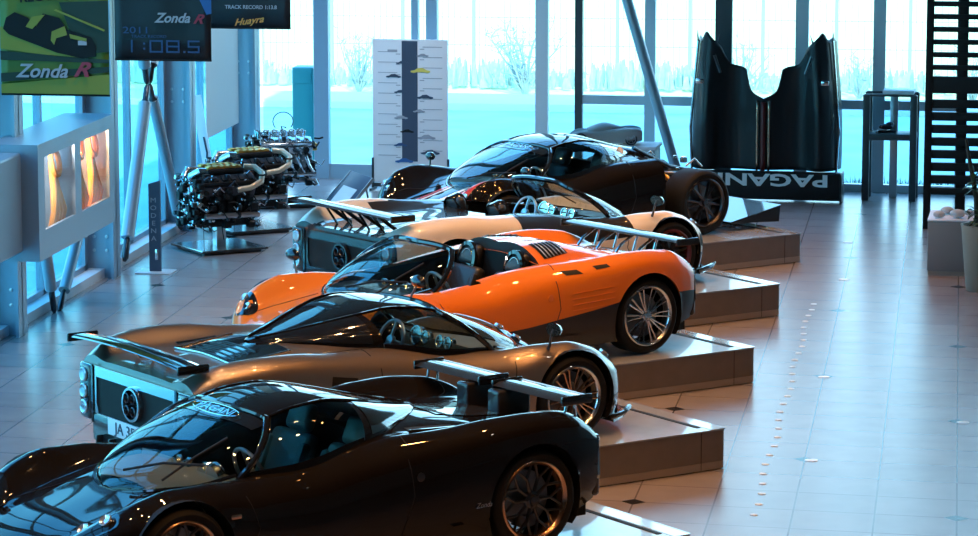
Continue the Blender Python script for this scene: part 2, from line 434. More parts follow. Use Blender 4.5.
def canopy(body, root, mats, coupe=True, qwin=True, rear_from=-.46):
    bands = []   # (name, x0(s), x1(s), n, s range)
    A = .032
    glass = mats['glass']
    # windscreen: both sides joined as one sheet
    mb = MB(); P = []
    n = 22; m = 16
    ss = [-1 + 2 * j / (2 * m) for j in range(2 * m + 1)]
    for i in range(n + 1):
        row = []
        for q in ss:
            s = 1 - abs(q); a, b = 1.37, xA(s) + A; row.append(canopy_pt(body, a + (b - a) * i / n, s, 0, 1 if q >= 0 else -1))
        P.append(row)
    ws = mb.grid(P).build('windshield', glass, root)
    # windscreen frame
    def arc(xf, s0, s1, sg, k=14, off=.004): return [canopy_pt(body, xf(s0 + (s1 - s0) * i / k), s0 + (s1 - s0) * i / k, off, sg) for i in range(k + 1)]
    fr = MB(); path = arc(xA, .02, 1, 1, 20) + arc(xA, 1, .02, -1, 20)[1:]
    fr.tube(path, .022 if coupe else .027, 8); base = [canopy_pt(body, .80 + (1.36 - .80) * math.sin(k / 16 * PI / 2), .08, .006, 1) for k in range(17)]
    base = base + [Vector((p.x, -p.y, p.z)) for p in base[::-1][1:]]
    fr.tube(base, .013, 6); fr.build('windshield_frame', mats['trim'], root)
    wp = MB()                                      # wiper lying across the glass
    a = canopy_pt(body, 1.27, .9, .03, 1); b = canopy_pt(body, .95, .35, .035, 1)
    wp.tube([a, (a + b) / 2 + Vector((0, 0, .03)), b], .009, 6); c1 = canopy_pt(body, 1.18, .30, .02, 1); c2 = canopy_pt(body, .72, .62, .02, 1); wp.tube([c1, (c1 + c2) / 2 + Vector((.0, 0, .012)), c2], .008, 6)
    wp.build('wiper', 'black', root)
    if coupe:
        # side glass, pillars, roof, tail of the canopy
        for sg in (1, -1):
            gl = MB(); P = []
            for i in range(15):
                row = []
                for j in range(7):
                    s = .07 + (SROOF - .07) * j / 6; a, b = xA(s) - A, -.20 - .05 * s; row.append(canopy_pt(body, a + (b - a) * i / 14, s, 0, sg))
                P.append(row)
            gl.grid(P).build('side_window', glass, root)
            q = MB(); P = []
            for i in range(11):
                row = []
                for j in range(7):
                    s0, s1 = .07 + .10 * (i / 10), SROOF + .12 * (i / 10); s = s0 + (s1 - s0) * j / 6
                    row.append(canopy_pt(body, -.28 - .68 * i / 10, s, .004, sg))
                P.append(row)
            q.grid(P).build('quarter_window', mats.get('quarter', 'gloss_black'), root)
        rf = MB()
        for sg in (1, -1):
            P = [[canopy_pt(body, xA(s) + .005 + (-1.03 - xA(s)) * i / 30, s, 0, sg) for s in [SROOF + (1 - SROOF) * j / 8 for j in range(9)]] for i in range(31)]; rf.grid(P)
            P = [[canopy_pt(body, -.20 - .05 * s + (-1.03 + .2 + .05 * s) * i / 20, s, 0, sg) for s in [SROOF * j / 8 for j in range(9)]] for i in range(21)]; rf.grid(P)
            P = [[canopy_pt(body, xA(0) + (-1.0 - 0) * i / 22, s, .0, sg) for s in (0, .035, .07)] for i in range(23)]; rf.grid(P)
            P = [[canopy_pt(body, xA(s) + A - 2.0 * A * i / 2, s, 0.002, sg) for s in [SROOF * j / 8 for j in range(9)]] for i in range(3)]; rf.grid(P)
        rf.build('roof', mats['roof'], root, recalc=False)
        rl = MB()                                  # raised drip rail over the door
        for sg in (1, -1): rl.tube([canopy_pt(body, .40 - 1.38 * i / 24, SROOF + .015 + .12 * max(0, (i - 11) / 13), .004, sg) for i in range(25)], .011, 6)
        rl.build('roof_rail', mats['roof'], root)
    return ws

def wheel(root, x, y, r, w, style, rim_m, rimr=.262):
    """wheel assembly; outer face towards sign(y)"""
    sg = 1 if y > 0 else -1
    M = T(x, y, r) @ RX(-90 * sg)                  # local Z -> outward
    t = MB(); h = 0                               # outer face at h=0, inward negative
    ty = [(rimr, -.008), (rimr + .012, .0), (r - .035, .004), (r - .012, -.012), (r, -.04), (r, -w + .04), (r - .012, -w + .012), (r - .035, -w), (rimr, -w)]
    wh = MB()
    lip = [(rimr + .004, -.012), (rimr - .003, -.002), (rimr - .012, .002), (rimr - .026, -.010), (rimr - .036, -.030), (rimr - .040, -.07), (rimr - .042, -.10), (rimr - .02, -w + .03), (rimr, -w + .01)]
    wh.lathe(lip, 48, M, caps=False)
    o = wh.build('wheel', rim_m[0], root)
    t.lathe(ty, 48, M, caps=False); 
    for dz in (-.09, -.14, -.19): t.torus(r - .0045, .004, M @ T(0, 0, dz), 40, 4)
    t.build('tyre', 'rubber', o)
    sp = MB(); z1 = -.045
    R1 = rimr - .03
    if style == 'pairs':
        for k in range(10):
            for d in (-7, 7):
                a = R(k * 36 + d * .9); a2 = R(k * 36 + d * .8)
                p0 = Vector((.05 * math.cos(a2), .05 * math.sin(a2), z1 + .01)); p1 = Vector((R1 * math.cos(a), R1 * math.sin(a), z1 + .026))
                sp.tube([M @ p0, M @ ((p0 + p1) / 2 + Vector((0, 0, -.006))), M @ p1], [.011, .009, .0095], 6)
    elif style == 'mesh':
        for k in range(10):
            a = 2 * PI * k / 10; p0 = Vector((.06 * math.cos(a), .06 * math.sin(a), z1)); pm = Vector((.15 * math.cos(a), .15 * math.sin(a), z1 + .004))
            sp.tube([M @ p0, M @ pm], [.013, .011], 6)
            for d in (-14, 14):
                b = a + R(d); sp.tube([M @ pm, M @ Vector((R1 * math.cos(b), R1 * math.sin(b), z1 + .012))], [.011, .010], 6)
    else:
        for k in range(6):
            for d in (-7, 7):
                a = 2 * PI * k / 6; b = a + R(d * 1.6); sp.tube([M @ Vector((.05 * math.cos(a), .05 * math.sin(a), z1)), M @ Vector((R1 * math.cos(b), R1 * math.sin(b), z1))], [.02, .013], 6)
    sp.lathe([(.062, z1 - .02), (.062, z1 + .006), (.05, z1 + .014), (.034, z1 + .014), (.03, z1 + .03), (.0, z1 + .032)], 24, M)
    for k in range(5):
        a = 2 * PI * k / 5; sp.lathe([(.008, z1), (.008, z1 + .022), (0, z1 + .024)], 8, M @ T(.045 * math.cos(a), .045 * math.sin(a), 0))
    sp.build('wheel_spokes', rim_m[1], o)
    MB().lathe([(.0, -.12), (.19, -.12), (.19, -.14), (0, -.14)], 40, M).build('brake_disc', 'brake_disc', o)
    ca = MB(); pts = [(.20 * math.cos(a), .20 * math.sin(a)) for a in [R(60 + i * 8) for i in range(9)]] + [(.12 * math.cos(a), .12 * math.sin(a)) for a in [R(124 - i * 8) for i in range(9)]]
    ca.prism(pts, -.15, -.095, M); ca.build('brake_caliper', 'dark_metal', o)
    return o
def underbody(root, arches=((1.365, .335, .376), (-1.365, .345, .396)), rear=-1.93, front=1.95, pan=True):
    u = MB()
    for ax, az, ar in arches:
        yi = .705 if ax > 0 else .62
        for sg in (1, -1):
            P = [[Vector((ax + ar * math.cos(a), sg * yy, max(.14, az + ar * math.sin(a)))) for yy in (yi, .8, .955)] for a in [R(-35 + i * 250 / 24) for i in range(25)]]
            u.grid(P)
            n = 24; vs = [Vector((ax + ar * math.cos(2 * PI * k / n), sg * yi, max(.14, az + ar * math.sin(2 * PI * k / n)))) for k in range(n)]
            u.add(vs, [tuple(range(n))])
    if pan:
        u.box(rear, -1.75, -.80, .80, .14, .22); u.box(-1.75, -.97, -.55, .55, .13, .2); u.box(-.97, .97, -.84, .84, .115, .15); u.box(.97, 1.75, -.55, .55, .12, .2); u.box(1.75, front, -.72, .72, .12, .2)
    u.build('underbody', 'black', root, smooth=False)
def seat(root, m, y, x=.0, recl=22):
    s = MB(); s.rbox(x - .02, x + .46, y - .22, y + .22, .20, .34, .05, 3)
    M = T(x - .02, y, .27) @ RY(-recl)
    s.rbox(-.10, .02, -.23, .23, 0, .52, .05, 3, M); s.rbox(-.03, .05, -.24, -.17, .02, .45, .03, 2, M); s.rbox(-.03, .05, .17, .24, .02, .45, .03, 2, M)
    s.rbox(-.09, .01, -.13, .13, .52, .72, .045, 3, M)
    return s.build('seat', m, root)
def interior(root, leather, dash, lhd=True, open_=False):
    t = MB(); t.box(-.55, 1.25, -.70, .70, .16, .20)          # floor tub
    t.box(-.60, -.5, -.60, .60, .18, .79 if not open_ else .74)
    for sg in (1, -1):
        t.add([Vector((-.55, sg * .70, .18)), Vector((.95, sg * .70, .18)), Vector((.95, sg * .62, .70)), Vector((-.55, sg * .68, .80))], [(0, 1, 2, 3)])
    t.rbox(-.3, .8, -.12, .12, .2, .42, .04); t.build('cockpit_tub', 'black', root)
    d = MB(); P = []
    for i in range(9):
        x = 1.22 - .48 * i / 8; w = min(.60, float(CW(x)) - .04) if x < 1.3 else .2
        P.append([Vector((x, w * k / 6, min(.70 - .0 * i, .665 + .012 * i) - .03 * (k / 6) ** 2)) for k in range(-6, 7)])
    d.grid(P); d.add([Vector((.74, -.60, .71)), Vector((.74, .60, .71)), Vector((.80, .58, .42)), Vector((.80, -.58, .42))], [(0, 1, 2, 3)])
    d.build('dashboard', dash, root)
    y = .36 if lhd else -.36
    for yy in (-.34, .34): seat(root, leather, yy, -.08)
    M = T(.50, y, .68) @ RY(-68) ; st = MB(); st.torus(.17, .014, M, 32, 8)
    for a in (0, 125, 235): st.tube([M @ Vector((0, 0, 0)), M @ Vector((.165 * math.cos(R(a)), .165 * math.sin(R(a)), 0))], .012, 6)
    st.lathe([(.045, -.02), (.045, .015), (.03, .02)], 20, M); st.tube([M @ Vector((0, 0, 0)), M @ Vector((0, 0, -.2))], .02, 8)
    st.build('steering_wheel', 'brushed', root)
    g = MB()
    for dy, rr in ((y, .075), (y - .13 * (1 if y > 0 else -1), .05), (0.02, .045), (-.10, .045)):
        M = T(.745, dy, .70) @ RY(-75); g.torus(rr, .010, M, 24, 6); g.lathe([(rr, -.05), (rr, 0), (0, .002)], 20, M)
    g.build('gauge_cluster', 'silver', root)
def mirror(root, x, sg, body, m, tall=0.):
    yb = .86; z0 = body.z(x, yb) ; b = Vector((x, sg * yb, z0 - .01)); c = Vector((x - .02, sg * .96, .895 + tall))
    a = MB(); a.tube([b, b + Vector((0, sg * .03, .06)), c + Vector((0, -sg * .02, -.03)), c], [.014, .010, .009, .010], 8)
    o = a.build('door_mirror', 'dark_metal', root)
    h = MB(); prof = [(.0, .06), (.035, .052), (.062, .028), (.075, 0)]
    M = T(*c) @ RY(90) @ Matrix.Diagonal((.75, 1.35, 1, 1)); h.lathe(prof, 20, M); h.build('mirror_housing', m, o)
    MB().lathe([(.068, -.004), (.0, -.004)], 20, M).build('mirror_glass', 'silver', o)
def headlights(root, body, pts):
    for sg in (1, -1):
        pod = MB(); 
        P = []
        (xa, ya), (xb, yb) = pts[0], pts[-1]
        L_ = []
        for k in range(20):
            a = 2 * PI * k / 20; cx, cy = (xa + xb) / 2, (ya + yb) / 2; d = Vector((xb - xa, yb - ya)); ln = d.length / 2 + .10; d.normalize(); n = Vector((-d.y, d.x))
            q = Vector((cx, cy)) + d * ln * math.cos(a) + n * .098 * math.sin(a) * (1 - .25 * math.cos(a)); L_.append(Vector((q.x, sg * q.y, body.z(q.x, q.y) + .006)))
        cc = sum(L_, Vector()) / 20; cc.z = body.z((xa + xb) / 2, (ya + yb) / 2) + .008
        pod.add([cc] + L_, [(0, k + 1, (k + 1) % 20 + 1) for k in range(20)])
        o = pod.build('headlight', 'gloss_black', root)
        for (px, py) in pts:
            z = body.z(px, py); n = Vector((.55, sg * .12, .55)); n.normalize()
            M = frameM((px, sg * py, z + .008), n); l = MB()
            l.lathe([(.038, -.01), (.044, .008), (.039, .015), (.034, .009), (.016, .0), (0, .004)], 24, M); b = l.build('headlight_bulb', 'lamp_glass', o)
def taillamps(root, style='round', dark='gloss_black', y0=.755, panel=True, pm='silver', x=-1.98):
    P = MB()
    if panel:
        pl = MB()
        # frame outlining the tail panel
        o_ = [(-.85, .70), (.85, .70), (.87, .42), (.80, .27), (-.80, .27), (-.87, .42)]
        i_ = [(-.60, .62), (.60, .62), (.60, .42), (.57, .34), (-.57, .34), (-.60, .42)]
        M = Matrix(((0, 0, -1, x), (1, 0, 0, 0), (0, 1, 0, 0), (0, 0, 0, 1)))   # local (a,b,c)->(x-c, a, b)
        n = 6; vs = [M @ Vector((a, b, h)) for h in (0, .02) for a, b in o_] + [M @ Vector((a, b, h)) for h in (0, .02) for a, b in i_]
        fs = []
        for k in range(n):
            j = (k + 1) % n; fs += [(6 + k, 6 + j, 18 + j, 18 + k), (k, j, 6 + j, 6 + k), (12 + k, 18 + k, 18 + j, 12 + j)]
        tp = pl.add(vs, fs).build('tail_panel', pm, root, smooth=False)
        g = MB(); g.prism(i_, 0.0, .006, M); g.build('tail_mesh', 'black', tp, smooth=False)
        bars = MB()
        for sg in (1, -1):
            bars.prism([(sg * .64, .71), (sg * .67, .71), (sg * .67, .26), (sg * .64, .26)], .02, .03, M)
        bars.build('tail_strut', 'gloss_black', tp)
    for sg in (1, -1):
        pod = MB(); ya, yb_ = sg * (y0 - .075), sg * (y0 + .105)
        pod.rbox(x - .035, x + .03, min(ya, yb_), max(ya, yb_), .27, .70, .03, 3); o = pod.build('tail_light', dark, root)
        for k, z in enumerate((.615, .49, .365)):
            M = T(x - .035, sg * (y0 + .012), z) @ RY(-90); MB().lathe([(.056, -.01), (.056, .012), (.046, .02), (.02, .014), (0, .02)], 24, M).build('tail_lamp', 'tail_lamp' if k != 2 else 'lamp_glass', o)
def exhaust(root, z=.50, x=-2.0, ring='silver'):
    M = T(x, 0, z) @ RY(-90); e = MB(); e.lathe([(.125, -.04), (.135, .02), (.13, .035), (.112, .035), (.108, 0), (.108, -.04)], 36, M, caps=False)
    o = e.build('exhaust_ring', ring, root); MB().lathe([(.11, -.01), (0, -.01)], 24, M).build('exhaust_plate', 'black', o)
    for a, b in ((.048, .048), (-.048, .048), (.048, -.048), (-.048, -.048)):
        MB().lathe([(.040, -.06), (.040, .04), (.034, .045), (.030, .04), (.030, -.05), (0, -.05)], 20, M @ T(a, b, 0), caps=False).build('exhaust_pipe', 'dark_metal', o)
def wing_blade(name, root, y0, y1, x, z, chord, th=.022, m='carbon', tilt=8, curve=.0, endplate=True, ep='gloss_black', n=14):
    prof = [(-.5, 0), (-.35, .4), (0, .65), (.3, .55), (.5, .12), (.3, -.25), (0, -.35), (-.35, -.2)]
    b = MB(); vs = []; k = len(prof)
    for i in range(n + 1):
        y = y0 + (y1 - y0) * i / n; c = math.cos(R(tilt)); s_ = math.sin(R(tilt)); zz = z + curve * (1 - (2 * i / n - 1) ** 2)
        for a, h in prof:
            dx = a * chord; dz = h * th * 2; vs.append(Vector((x + dx * c + dz * s_, y, zz - dx * s_ + dz * c)))
    fs = [(i * k + j, i * k + (j + 1) % k, (i + 1) * k + (j + 1) % k, (i + 1) * k + j) for i in range(n) for j in range(k)] + [tuple(range(k)), tuple(n * k + j for j in range(k))[::-1]]
    o = b.add(vs, fs).build(name, m, root)
    if endplate:
        for yy in (y0, y1):
            q = MB(); q.rbox(x - chord * .52, x + chord * .50, yy - .012, yy + .012, z - .032, z + .034, .012, 2); q.build('wing_endplate', ep, o)
    return o
def seam(root, paths, r=.0035, name='panel_gap', m='black'):
    s = MB()
    for p in paths: s.tube(p, r, 5)
    return s.build(name, m, root)
def side_path(body, pts, sg, off=.001):
    out = []
    for (a, b), (c, d) in zip(pts, pts[1:]):
        for k in range(8):
            x = a + (c - a) * k / 8; z = b + (d - b) * k / 8; out.append(Vector((x, sg * (body.yside(x, z) + off), z)))
    return out
def top_path(body, pts, sg=1, off=.001):
    out = []
    for (a, b), (c, d) in zip(pts, pts[1:]):
        for k in range(9): x = a + (c - a) * k / 8; y = b + (d - b) * k / 8; out.append(Vector((x, sg * y, body.z(x, y) + off)))
    return out
def body_patch(body, name, xs, ys, m, root, off=.005, sg=(1, -1), nx=10, ny=6, skew=0.):
    obs = []
    for q in sg:
        P = [[None] * (ny + 1) for _ in range(nx + 1)]
        for i in range(nx + 1):
            for j in range(ny + 1):
                y = ys[0] + (ys[1] - ys[0]) * j / ny; x = xs[0] + (xs[1] - xs[0]) * i / nx + skew * j / ny; P[i][j] = Vector((x, q * y, body.z(x, abs(y)) + off))
        obs.append(MB().grid(P).build(name, m, root))
    return obs
def side_patch(body, name, pts, m, root, sg, off=.004, n=8):
    """quad on the flank given 4 (x,z) corners"""
    P = []
    for i in range(n + 1):
        t = i / n; row = []
        a = Vector(pts[0]) * (1 - t) + Vector(pts[1]) * t; b = Vector(pts[3]) * (1 - t) + Vector(pts[2]) * t
        for j in range(5): q = a * (1 - j / 4) + b * (j / 4); row.append(Vector((q.x, sg * (body.yside(q.x, q.y) + off), q.y)))
        P.append(row)
    return MB().grid(P).build(name, m, root)
def car_base(name, O, hd, label, paint, rims, style, coupe=True, leather='tan_leather', dash='tan_leather', roofm=None, cls=None, extra=None, lhd=True, quarter='gloss_black', trim='gloss_black', mirrors=True, tall=0., mats=None, glass='car_glass', x_stop=None, tab=None):
    root = empty(name, (O[0], O[1], .335), R(hd), label, 'car')
    b = Body(tab or ZONDA)
    mt = {'body': paint, 'glass': glass, 'roof': roofm or paint, 'trim': trim, 'quarter': quarter, 'side_skirt': 'carbon', 'carbon_panel': 'carbon', 'bumper_insert': 'carbon_matte'}
    if mats: mt.update(mats)
    if coupe: cut = lambda x, y: -.48 < x < 1.24 and abs(y) < float(CW(x)) - .045
    else: cut = lambda x, y: -.40 < x < 1.24 and abs(y) < (float(CW(x)) - .05 if x > .3 else .60)
    shell(b, root, cls or (lambda x, y, z, j: 'body'), mt, cut, x_stop=x_stop)
    canopy(b, root, mt, coupe)
    for (x, r), rr in zip(WHEELS, (.258, .276)):
        for sg in (1, -1):
            if x < 0 and x_stop: wheel(root, x, sg * .985, .36, .38, style, rims, rr)
            else: wheel(root, x, sg * (.955 if x > 0 else .975), r, .24 if x > 0 else .30, style, rims, rr)
    underbody(root, **({'arches': ((1.365, .335, .376),)} if x_stop else {}), rear=x_stop or -1.93, pan=True)
    interior(root, leather, dash, lhd, open_=not coupe)
    if mirrors:
        for sg in ((1, -1) if mirrors is True else mirrors): mirror(root, 1.17, sg, b, 'gloss_black', tall)
    # splitter
    sp = MB(); sp.prism([(1.78, -.90), (1.97, -.78), (2.11, -.52), (2.18, -.22), (2.18, .22), (2.11, .52), (1.97, .78), (1.78, .90)], .085, .125); sp.build('front_splitter', 'carbon', root)
    for sg in (1, -1):
        seam(root, [side_path(b, [(.86, .66), (.80, .45), (.92, .22), (.80, .17)], sg), side_path(b, [(-.38, .74), (-.40, .5), (-.30, .22), (.80, .17)], sg)])
        seam(root, [top_path(b, [(1.30, .34), (1.65, .50), (1.96, .55)], sg), top_path(b, [(-.42, .80), (-.44, .70)], sg)])
    return root, b
# ------------------------------------------------------------------ the hall
WX = -9.25
def far_y(x): return 42.70 - .055 * (x + .0)        # the glazed end wall runs slightly askew
f = MB(); f.box(-9.35, 14, -8, 43.4, -.3, 0); struct(f.build('floor', 'floor', smooth=False))
f = MB(); f.box(-9.6, 14.3, -8.3, 43.6, 8.0, 8.3); struct(f.build('ceiling', 'ceiling_paint', smooth=False))
f = MB(); f.box(14, 14.3, -8, 43.6, 0, 8); struct(f.build('wall_right', 'wall_paint', smooth=False))
f = MB(); f.box(-9.6, 14.3, -8.3, -8, 0, 8); struct(f.build('wall_back', 'wall_paint', smooth=False))
f = MB(); f.box(-9.5, -9.3, -8, 14, 0, 8); struct(f.build('wall_left', 'wall_paint', smooth=False))
# outside ground
g = MB(); n = 30; P = [[Vector((-60 + 110 * i / n, -30 + 84.6 * j / n, -.12 + .02 * math.sin(i * 1.3 + j))) for j in range(n + 1)] for i in range(n + 1)]
struct(g.grid(P).build('lawn', 'lawn'))
g = MB(); P = [[Vector((-90 + 190 * i / 20, 54.8 + 120 * j / 20, -.15 + .05 * math.sin(i + j * 2))) for j in range(21)] for i in range(21)]; struct(g.grid(P).build('field', 'field'))
g = MB(); g.rbox(-60, 50, 53.2, 54.8, -.2, .0, .03); struct(g.build('kerb', 'kerb'))

def far_span(x0, x1, z0, z1, d=.10, y=0):
    m = MB(); vs = []
    for x in (x0, x1):
        for dy in (0, d):
            for z in (z0, z1): vs.append(Vector((x, far_y(x) + y + dy, z)))
    return m.add(vs, [(0, 1, 3, 2), (4, 6, 7, 5), (0, 4, 5, 1), (2, 3, 7, 6), (0, 2, 6, 4), (1, 5, 7, 3)])
# end wall: mullions, rails, panes
mull = [(-8.53, -8.33, 'frame_blue'), (-7.19, -7.10, 'frame_blue'), (-6.99, -6.84, 'frame_blue'), (-5.51, -5.34, 'frame_grey'), (-4.98, -4.88, 'frame_dark'), (-4.05, -3.91, 'frame_grey'), (-3.12, -2.90, 'frame_dark'), (-2.07, -1.90, 'frame_grey'), (-1.06, -.90, 'frame_grey'), (.02, .16, 'frame_dark'), (1.3, 1.45, 'frame_grey'), (2.7, 2.85, 'frame_grey'), (4.2, 4.35, 'frame_grey'), (5.7, 5.85, 'frame_grey'), (7.2, 7.35, 'frame_grey'), (8.7, 8.85, 'frame_grey'), (10.2, 10.35, 'frame_grey'), (11.7, 11.85, 'frame_grey')]
k = 0
for a, b, m in mull:
    k += 1; struct(far_span(a, b, 0, 8, .16).build('trim_%d' % k, m, smooth=False))
edges = [-9.25] + [v for a, b, m in mull for v in (a, b)] + [14]
for i in range(0, len(edges), 2):
    a, b = edges[i], edges[i + 1]
    w = struct(far_span(a, b, 0.0, .20 if i < 6 else .10, .12, .02).build('window_%d' % (i // 2 + 1), 'frame_blue' if i < 6 else 'frame_grey', smooth=False))
    q = far_span(a, b, .1, 8, .012, .07).build('window_pane', 'window_glass', w, smooth=False)
    z = MB()
    if a > -5 and b < .1: far_span(a, b, 1.08, 1.20, .12, .02).build('window_rail', 'frame_grey', w, smooth=False)
    far_span(a, b, 3.4, 3.5, .12, .02).build('window_rail', 'frame_grey', w, smooth=False)
    far_span(a, b, 5.7, 5.8, .12, .02).build('window_rail', 'frame_grey', w, smooth=False)
# left wall: sill, columns, mullions, panes
f = MB(); f.box(-9.42, -9.14, 14, 43.0, 0, .10); struct(f.build('baseboard_left', 'sill_white', smooth=False))
ys = [15.95 + 3.67 * i for i in range(8)]
for i, y in enumerate(ys):
    m = MB(); m.box(WX - .10, WX - .07, y - .02, y + .28, .0, 8); m.box(WX + .22, WX + .25, y - .02, y + .28, 0, 8); m.box(WX - .10, WX + .25, y + .11, y + .14, 0, 8)
    c = struct(m.build('trim_%d' % (30 + i), 'frame_blue', smooth=False))
    b = MB()
    for z0 in (.30, .45, 1.55, 1.70, 2.6, 2.75, 4.0):
        for xx in (WX + .0, WX + .14): b.lathe([(.018, 0), (.018, .012), (0, .016)], 8, T(xx, y + .11, z0) @ RX(90))
    b.build('bolts', 'brushed', c)
k = 40
for i in range(len(ys)):
    y0 = ys[i] + .28; y1 = (ys[i + 1] - .02) if i + 1 < len(ys) else 43.05
    m = MB(); 
    m.box(WX - .13, WX - .05, y0, y1, .02, .16)
    for z in (2.35, 4.6, 6.2): m.box(WX - .13, WX - .05, y0, y1, z, z + .09)
    for q in (0, .5, 1):
        if y1 - y0 < 2 and q == .5: continue
        yy = y0 + (y1 - y0 - .07) * q; m.box(WX - .13, WX - .05, yy, yy + .07, .1, 8)
    w = struct(m.build('window_%d' % (k + i), 'frame_blue', smooth=False))
    MB().box(WX - .095, WX - .085, y0, y1, .1, 8).build('window_pane', 'tinted_glass', w, smooth=False)
# lowered blind in the last full bay, and a teal panel outside it
m = MB(); m.box(-9.19, -9.185, 39.6, 41.45, .93, 7.9); bl = m.build('window_blind', 'screen_cloth', smooth=False); tag(bl, 'pale blind lowered over the left window beside the dark bolted column', 'blind')
m = MB(); m.rbox(-9.0, -8.70, 44.0, 44.35, -.1, 1.42, .02); m.rbox(-8.97, -8.73, 43.99, 44.0, 1.2, 1.35, .004); tag(m.build('outdoor_cabinet', 'case_teal', smooth=False), 'teal cabinet standing outside the glass corner behind the engines', 'cabinet')
# steel braces along the left wall
def brace(pts, r, label, caps=True, grp=None):
    root = empty('diagonal_brace', pts[0], 0, label, 'brace', grp); P = [Vector(p) - Vector(pts[0]) for p in pts]
    a, b = P; d = (b - a); L_ = d.length; d = d.normalized()
    MB().tube([a + d * .28, a + d * (L_ - .22)], r, 20).build('tube', 'steel_tube', root)
    e = MB()
    for s0, s1 in ((0, .28), (L_ - .22, L_)):
        e.tube([a + d * s0, a + d * (s0 + .04), a + d * (s1 - .04), a + d * s1], [r * .25, r * .55, r * .55, r * .3] if s0 == 0 else [r * .9, r * .5, r * .5, r * .3], 12)
    e.build('fork_end', 'dark_metal', root); return root
brace([(-9.12, 35.2, .06), (-9.08, 36.21, 1.93)], .075, 'steel tube brace rising from the sill right of the showcase')
brace([(-9.08, 37.75, .06), (-9.08, 36.32, 1.93)], .065, 'steel tube brace leaning right towards the nearest engine')
brace([(-9.08, 35.2, 4.2), (-9.08, 36.20, 1.95)], .07, 'upper left steel brace above the joint behind the black banner')
brace([(-9.08, 37.6, 4.2), (-9.08, 36.33, 1.95)], .07, 'upper right steel brace above the joint behind the black banner')
brace([(-9.06, 32.1, .0), (-9.06, 31.75, .84)], .06, 'steel brace foot leaning left under the wall showcase')
brace([(-9.04, 32.2, .0), (-9.04, 33.2, .84)], .06, 'steel brace foot leaning right under the wall showcase')
brace([(-3.46, 42.2, .0), (-4.55, 42.3, 3.6)], .07, 'grey steel brace crossing the end windows left of the standing black bodywork')
# wall showcase with two lit windows
sc = empty('display_case', (-9.0, 30.0, .85), 0, 'grey wall showcase with two windows lit orange inside', 'display case')
m = MB(); X0, X1, Y0, Y1, Z1 = -.12, .40, .0, 2.85, 1.12
m.box(X0, X1, Y0, Y1, 0, .04); m.box(X0, X1, Y0, Y1, Z1 - .03, Z1); m.box(X0, X1 - .03, Y0, Y0 + .05, .04, Z1 - .03); m.box(X0, X1 - .03, Y1 - .05, Y1, .04, Z1 - .03); m.box(X0, X0 + .03, Y0 + .05, Y1 - .05, .04, Z1 - .03); m.box(X0 + .03, X1 - .03, 1.38, 1.46, .04, Z1 - .03)
m.box(X1 - .03, X1, 0, Y1, .04, .28); m.box(X1 - .03, X1, 0, Y1, .98, Z1 - .03); m.box(X1 - .03, X1, 0, .22, .28, .98); m.box(X1 - .03, X1, 1.32, 1.54, .28, .98); m.box(X1 - .03, X1, 2.64, Y1, .28, .98)
m.build('case_body', 'frame_blue', sc, smooth=False, recalc=False)
MB().box(X0 + .035, X0 + .05, .08, 1.36, .1, 1.05).build('case_lining', 'case_inner', sc, smooth=False)
MB().box(X0 + .035, X0 + .05, 1.48, 2.77, .1, 1.05).build('case_lining', 'case_back', sc, smooth=False)
for y in (.22, 1.54):
    MB().box(X1 - .02, X1 - .015, y, y + 1.1, .28, .98).build('case_window', 'clear_glass', sc, smooth=False)
for i, (yy, zz, sc_) in enumerate([(1.10, .18, 1.25), (1.95, .18, 1.35), (2.50, .18, 1.3)]):
    e = empty('engine_part', (-9.0 + .24, 30.0 + yy, .85 + .05), 0, ['amber cast manifold pipes in the left window of the showcase', 'amber pipe cluster in the right showcase window, its left piece', 'coiled amber pipes at the right end of the showcase'][i], 'engine part')
    m = MB()
    m.rbox(-.10, .12, -.22, .22, 0, .06, .01)
    for q in range(4):
        a = -.18 + .12 * q; m.tube([(0, a, .05), (.05, a, .3), (.02, a * .4, .5), (-.02, 0, .62 * sc_)], .034, 8)
    m.torus(.13, .03, T(.02, .0, .62 * sc_) @ RY(80), 20, 8); m.build('pipes', 'amber', e)
m = MB(); m.rbox(-9.12, -8.75, 29.0, 29.96, .95, 1.90, .02); m.box(-9.12, -8.98, 29.96, 30.0, 1.0, 1.1); m.box(-9.12, -8.98, 29.96, 30.0, 1.7, 1.8); tag(m.build('wall_cabinet', 'frame_blue', smooth=False), 'blue grey cabinet at the left picture edge joined to the showcase', 'cabinet')
# banners
def banner(y, x0, x1, zt, m, label):
    r = empty('hanging_banner', ((x0 + x1) / 2, y, 2.6), 0, label, 'banner', 'record banners hanging in a row')
    w = (x1 - x0) / 2; P = [[Vector((-w + 2 * w * i / 12, .006 * math.sin(i * .9), j * (zt - 2.6) / 8)) for j in range(9)] for i in range(13)]
    MB().grid(P).build('banner_cloth', m, r, solid=.004)
    MB().tube([(-w, -.004, .01), (w, -.004, .01)], .009, 6).build('hem_bar', 'black', r)
    MB().tube([(-w * .9, 0, zt - 2.6), (-w * .9, 0, 5.4)], .004, 4).tube([(w * .9, 0, zt - 2.6), (w * .9, 0, 5.4)], .004, 4).build('hanging_wire', 'dark_metal', r)
    return r, w
U = RX(90)                                              # text plane facing -Y
r, w = banner(28.5, -8.49, -7.49, 4.4, 'banner_green', 'green and yellow banner with a car drawing, nearest of the row')
def flat(pts, m, parent, y=-.012, name='print'): return MB().prism(pts, 0, .003, T(0, y, 0) @ U).build(name, m, parent, smooth=False)
flat([(-.5, .02), (.5, .02), (.5, .20), (-.5, .10)], 'banner_olive', r); flat([(-.5, .12), (.5, .22), (.5, .27), (-.5, .20)], 'banner_darkgreen', r)
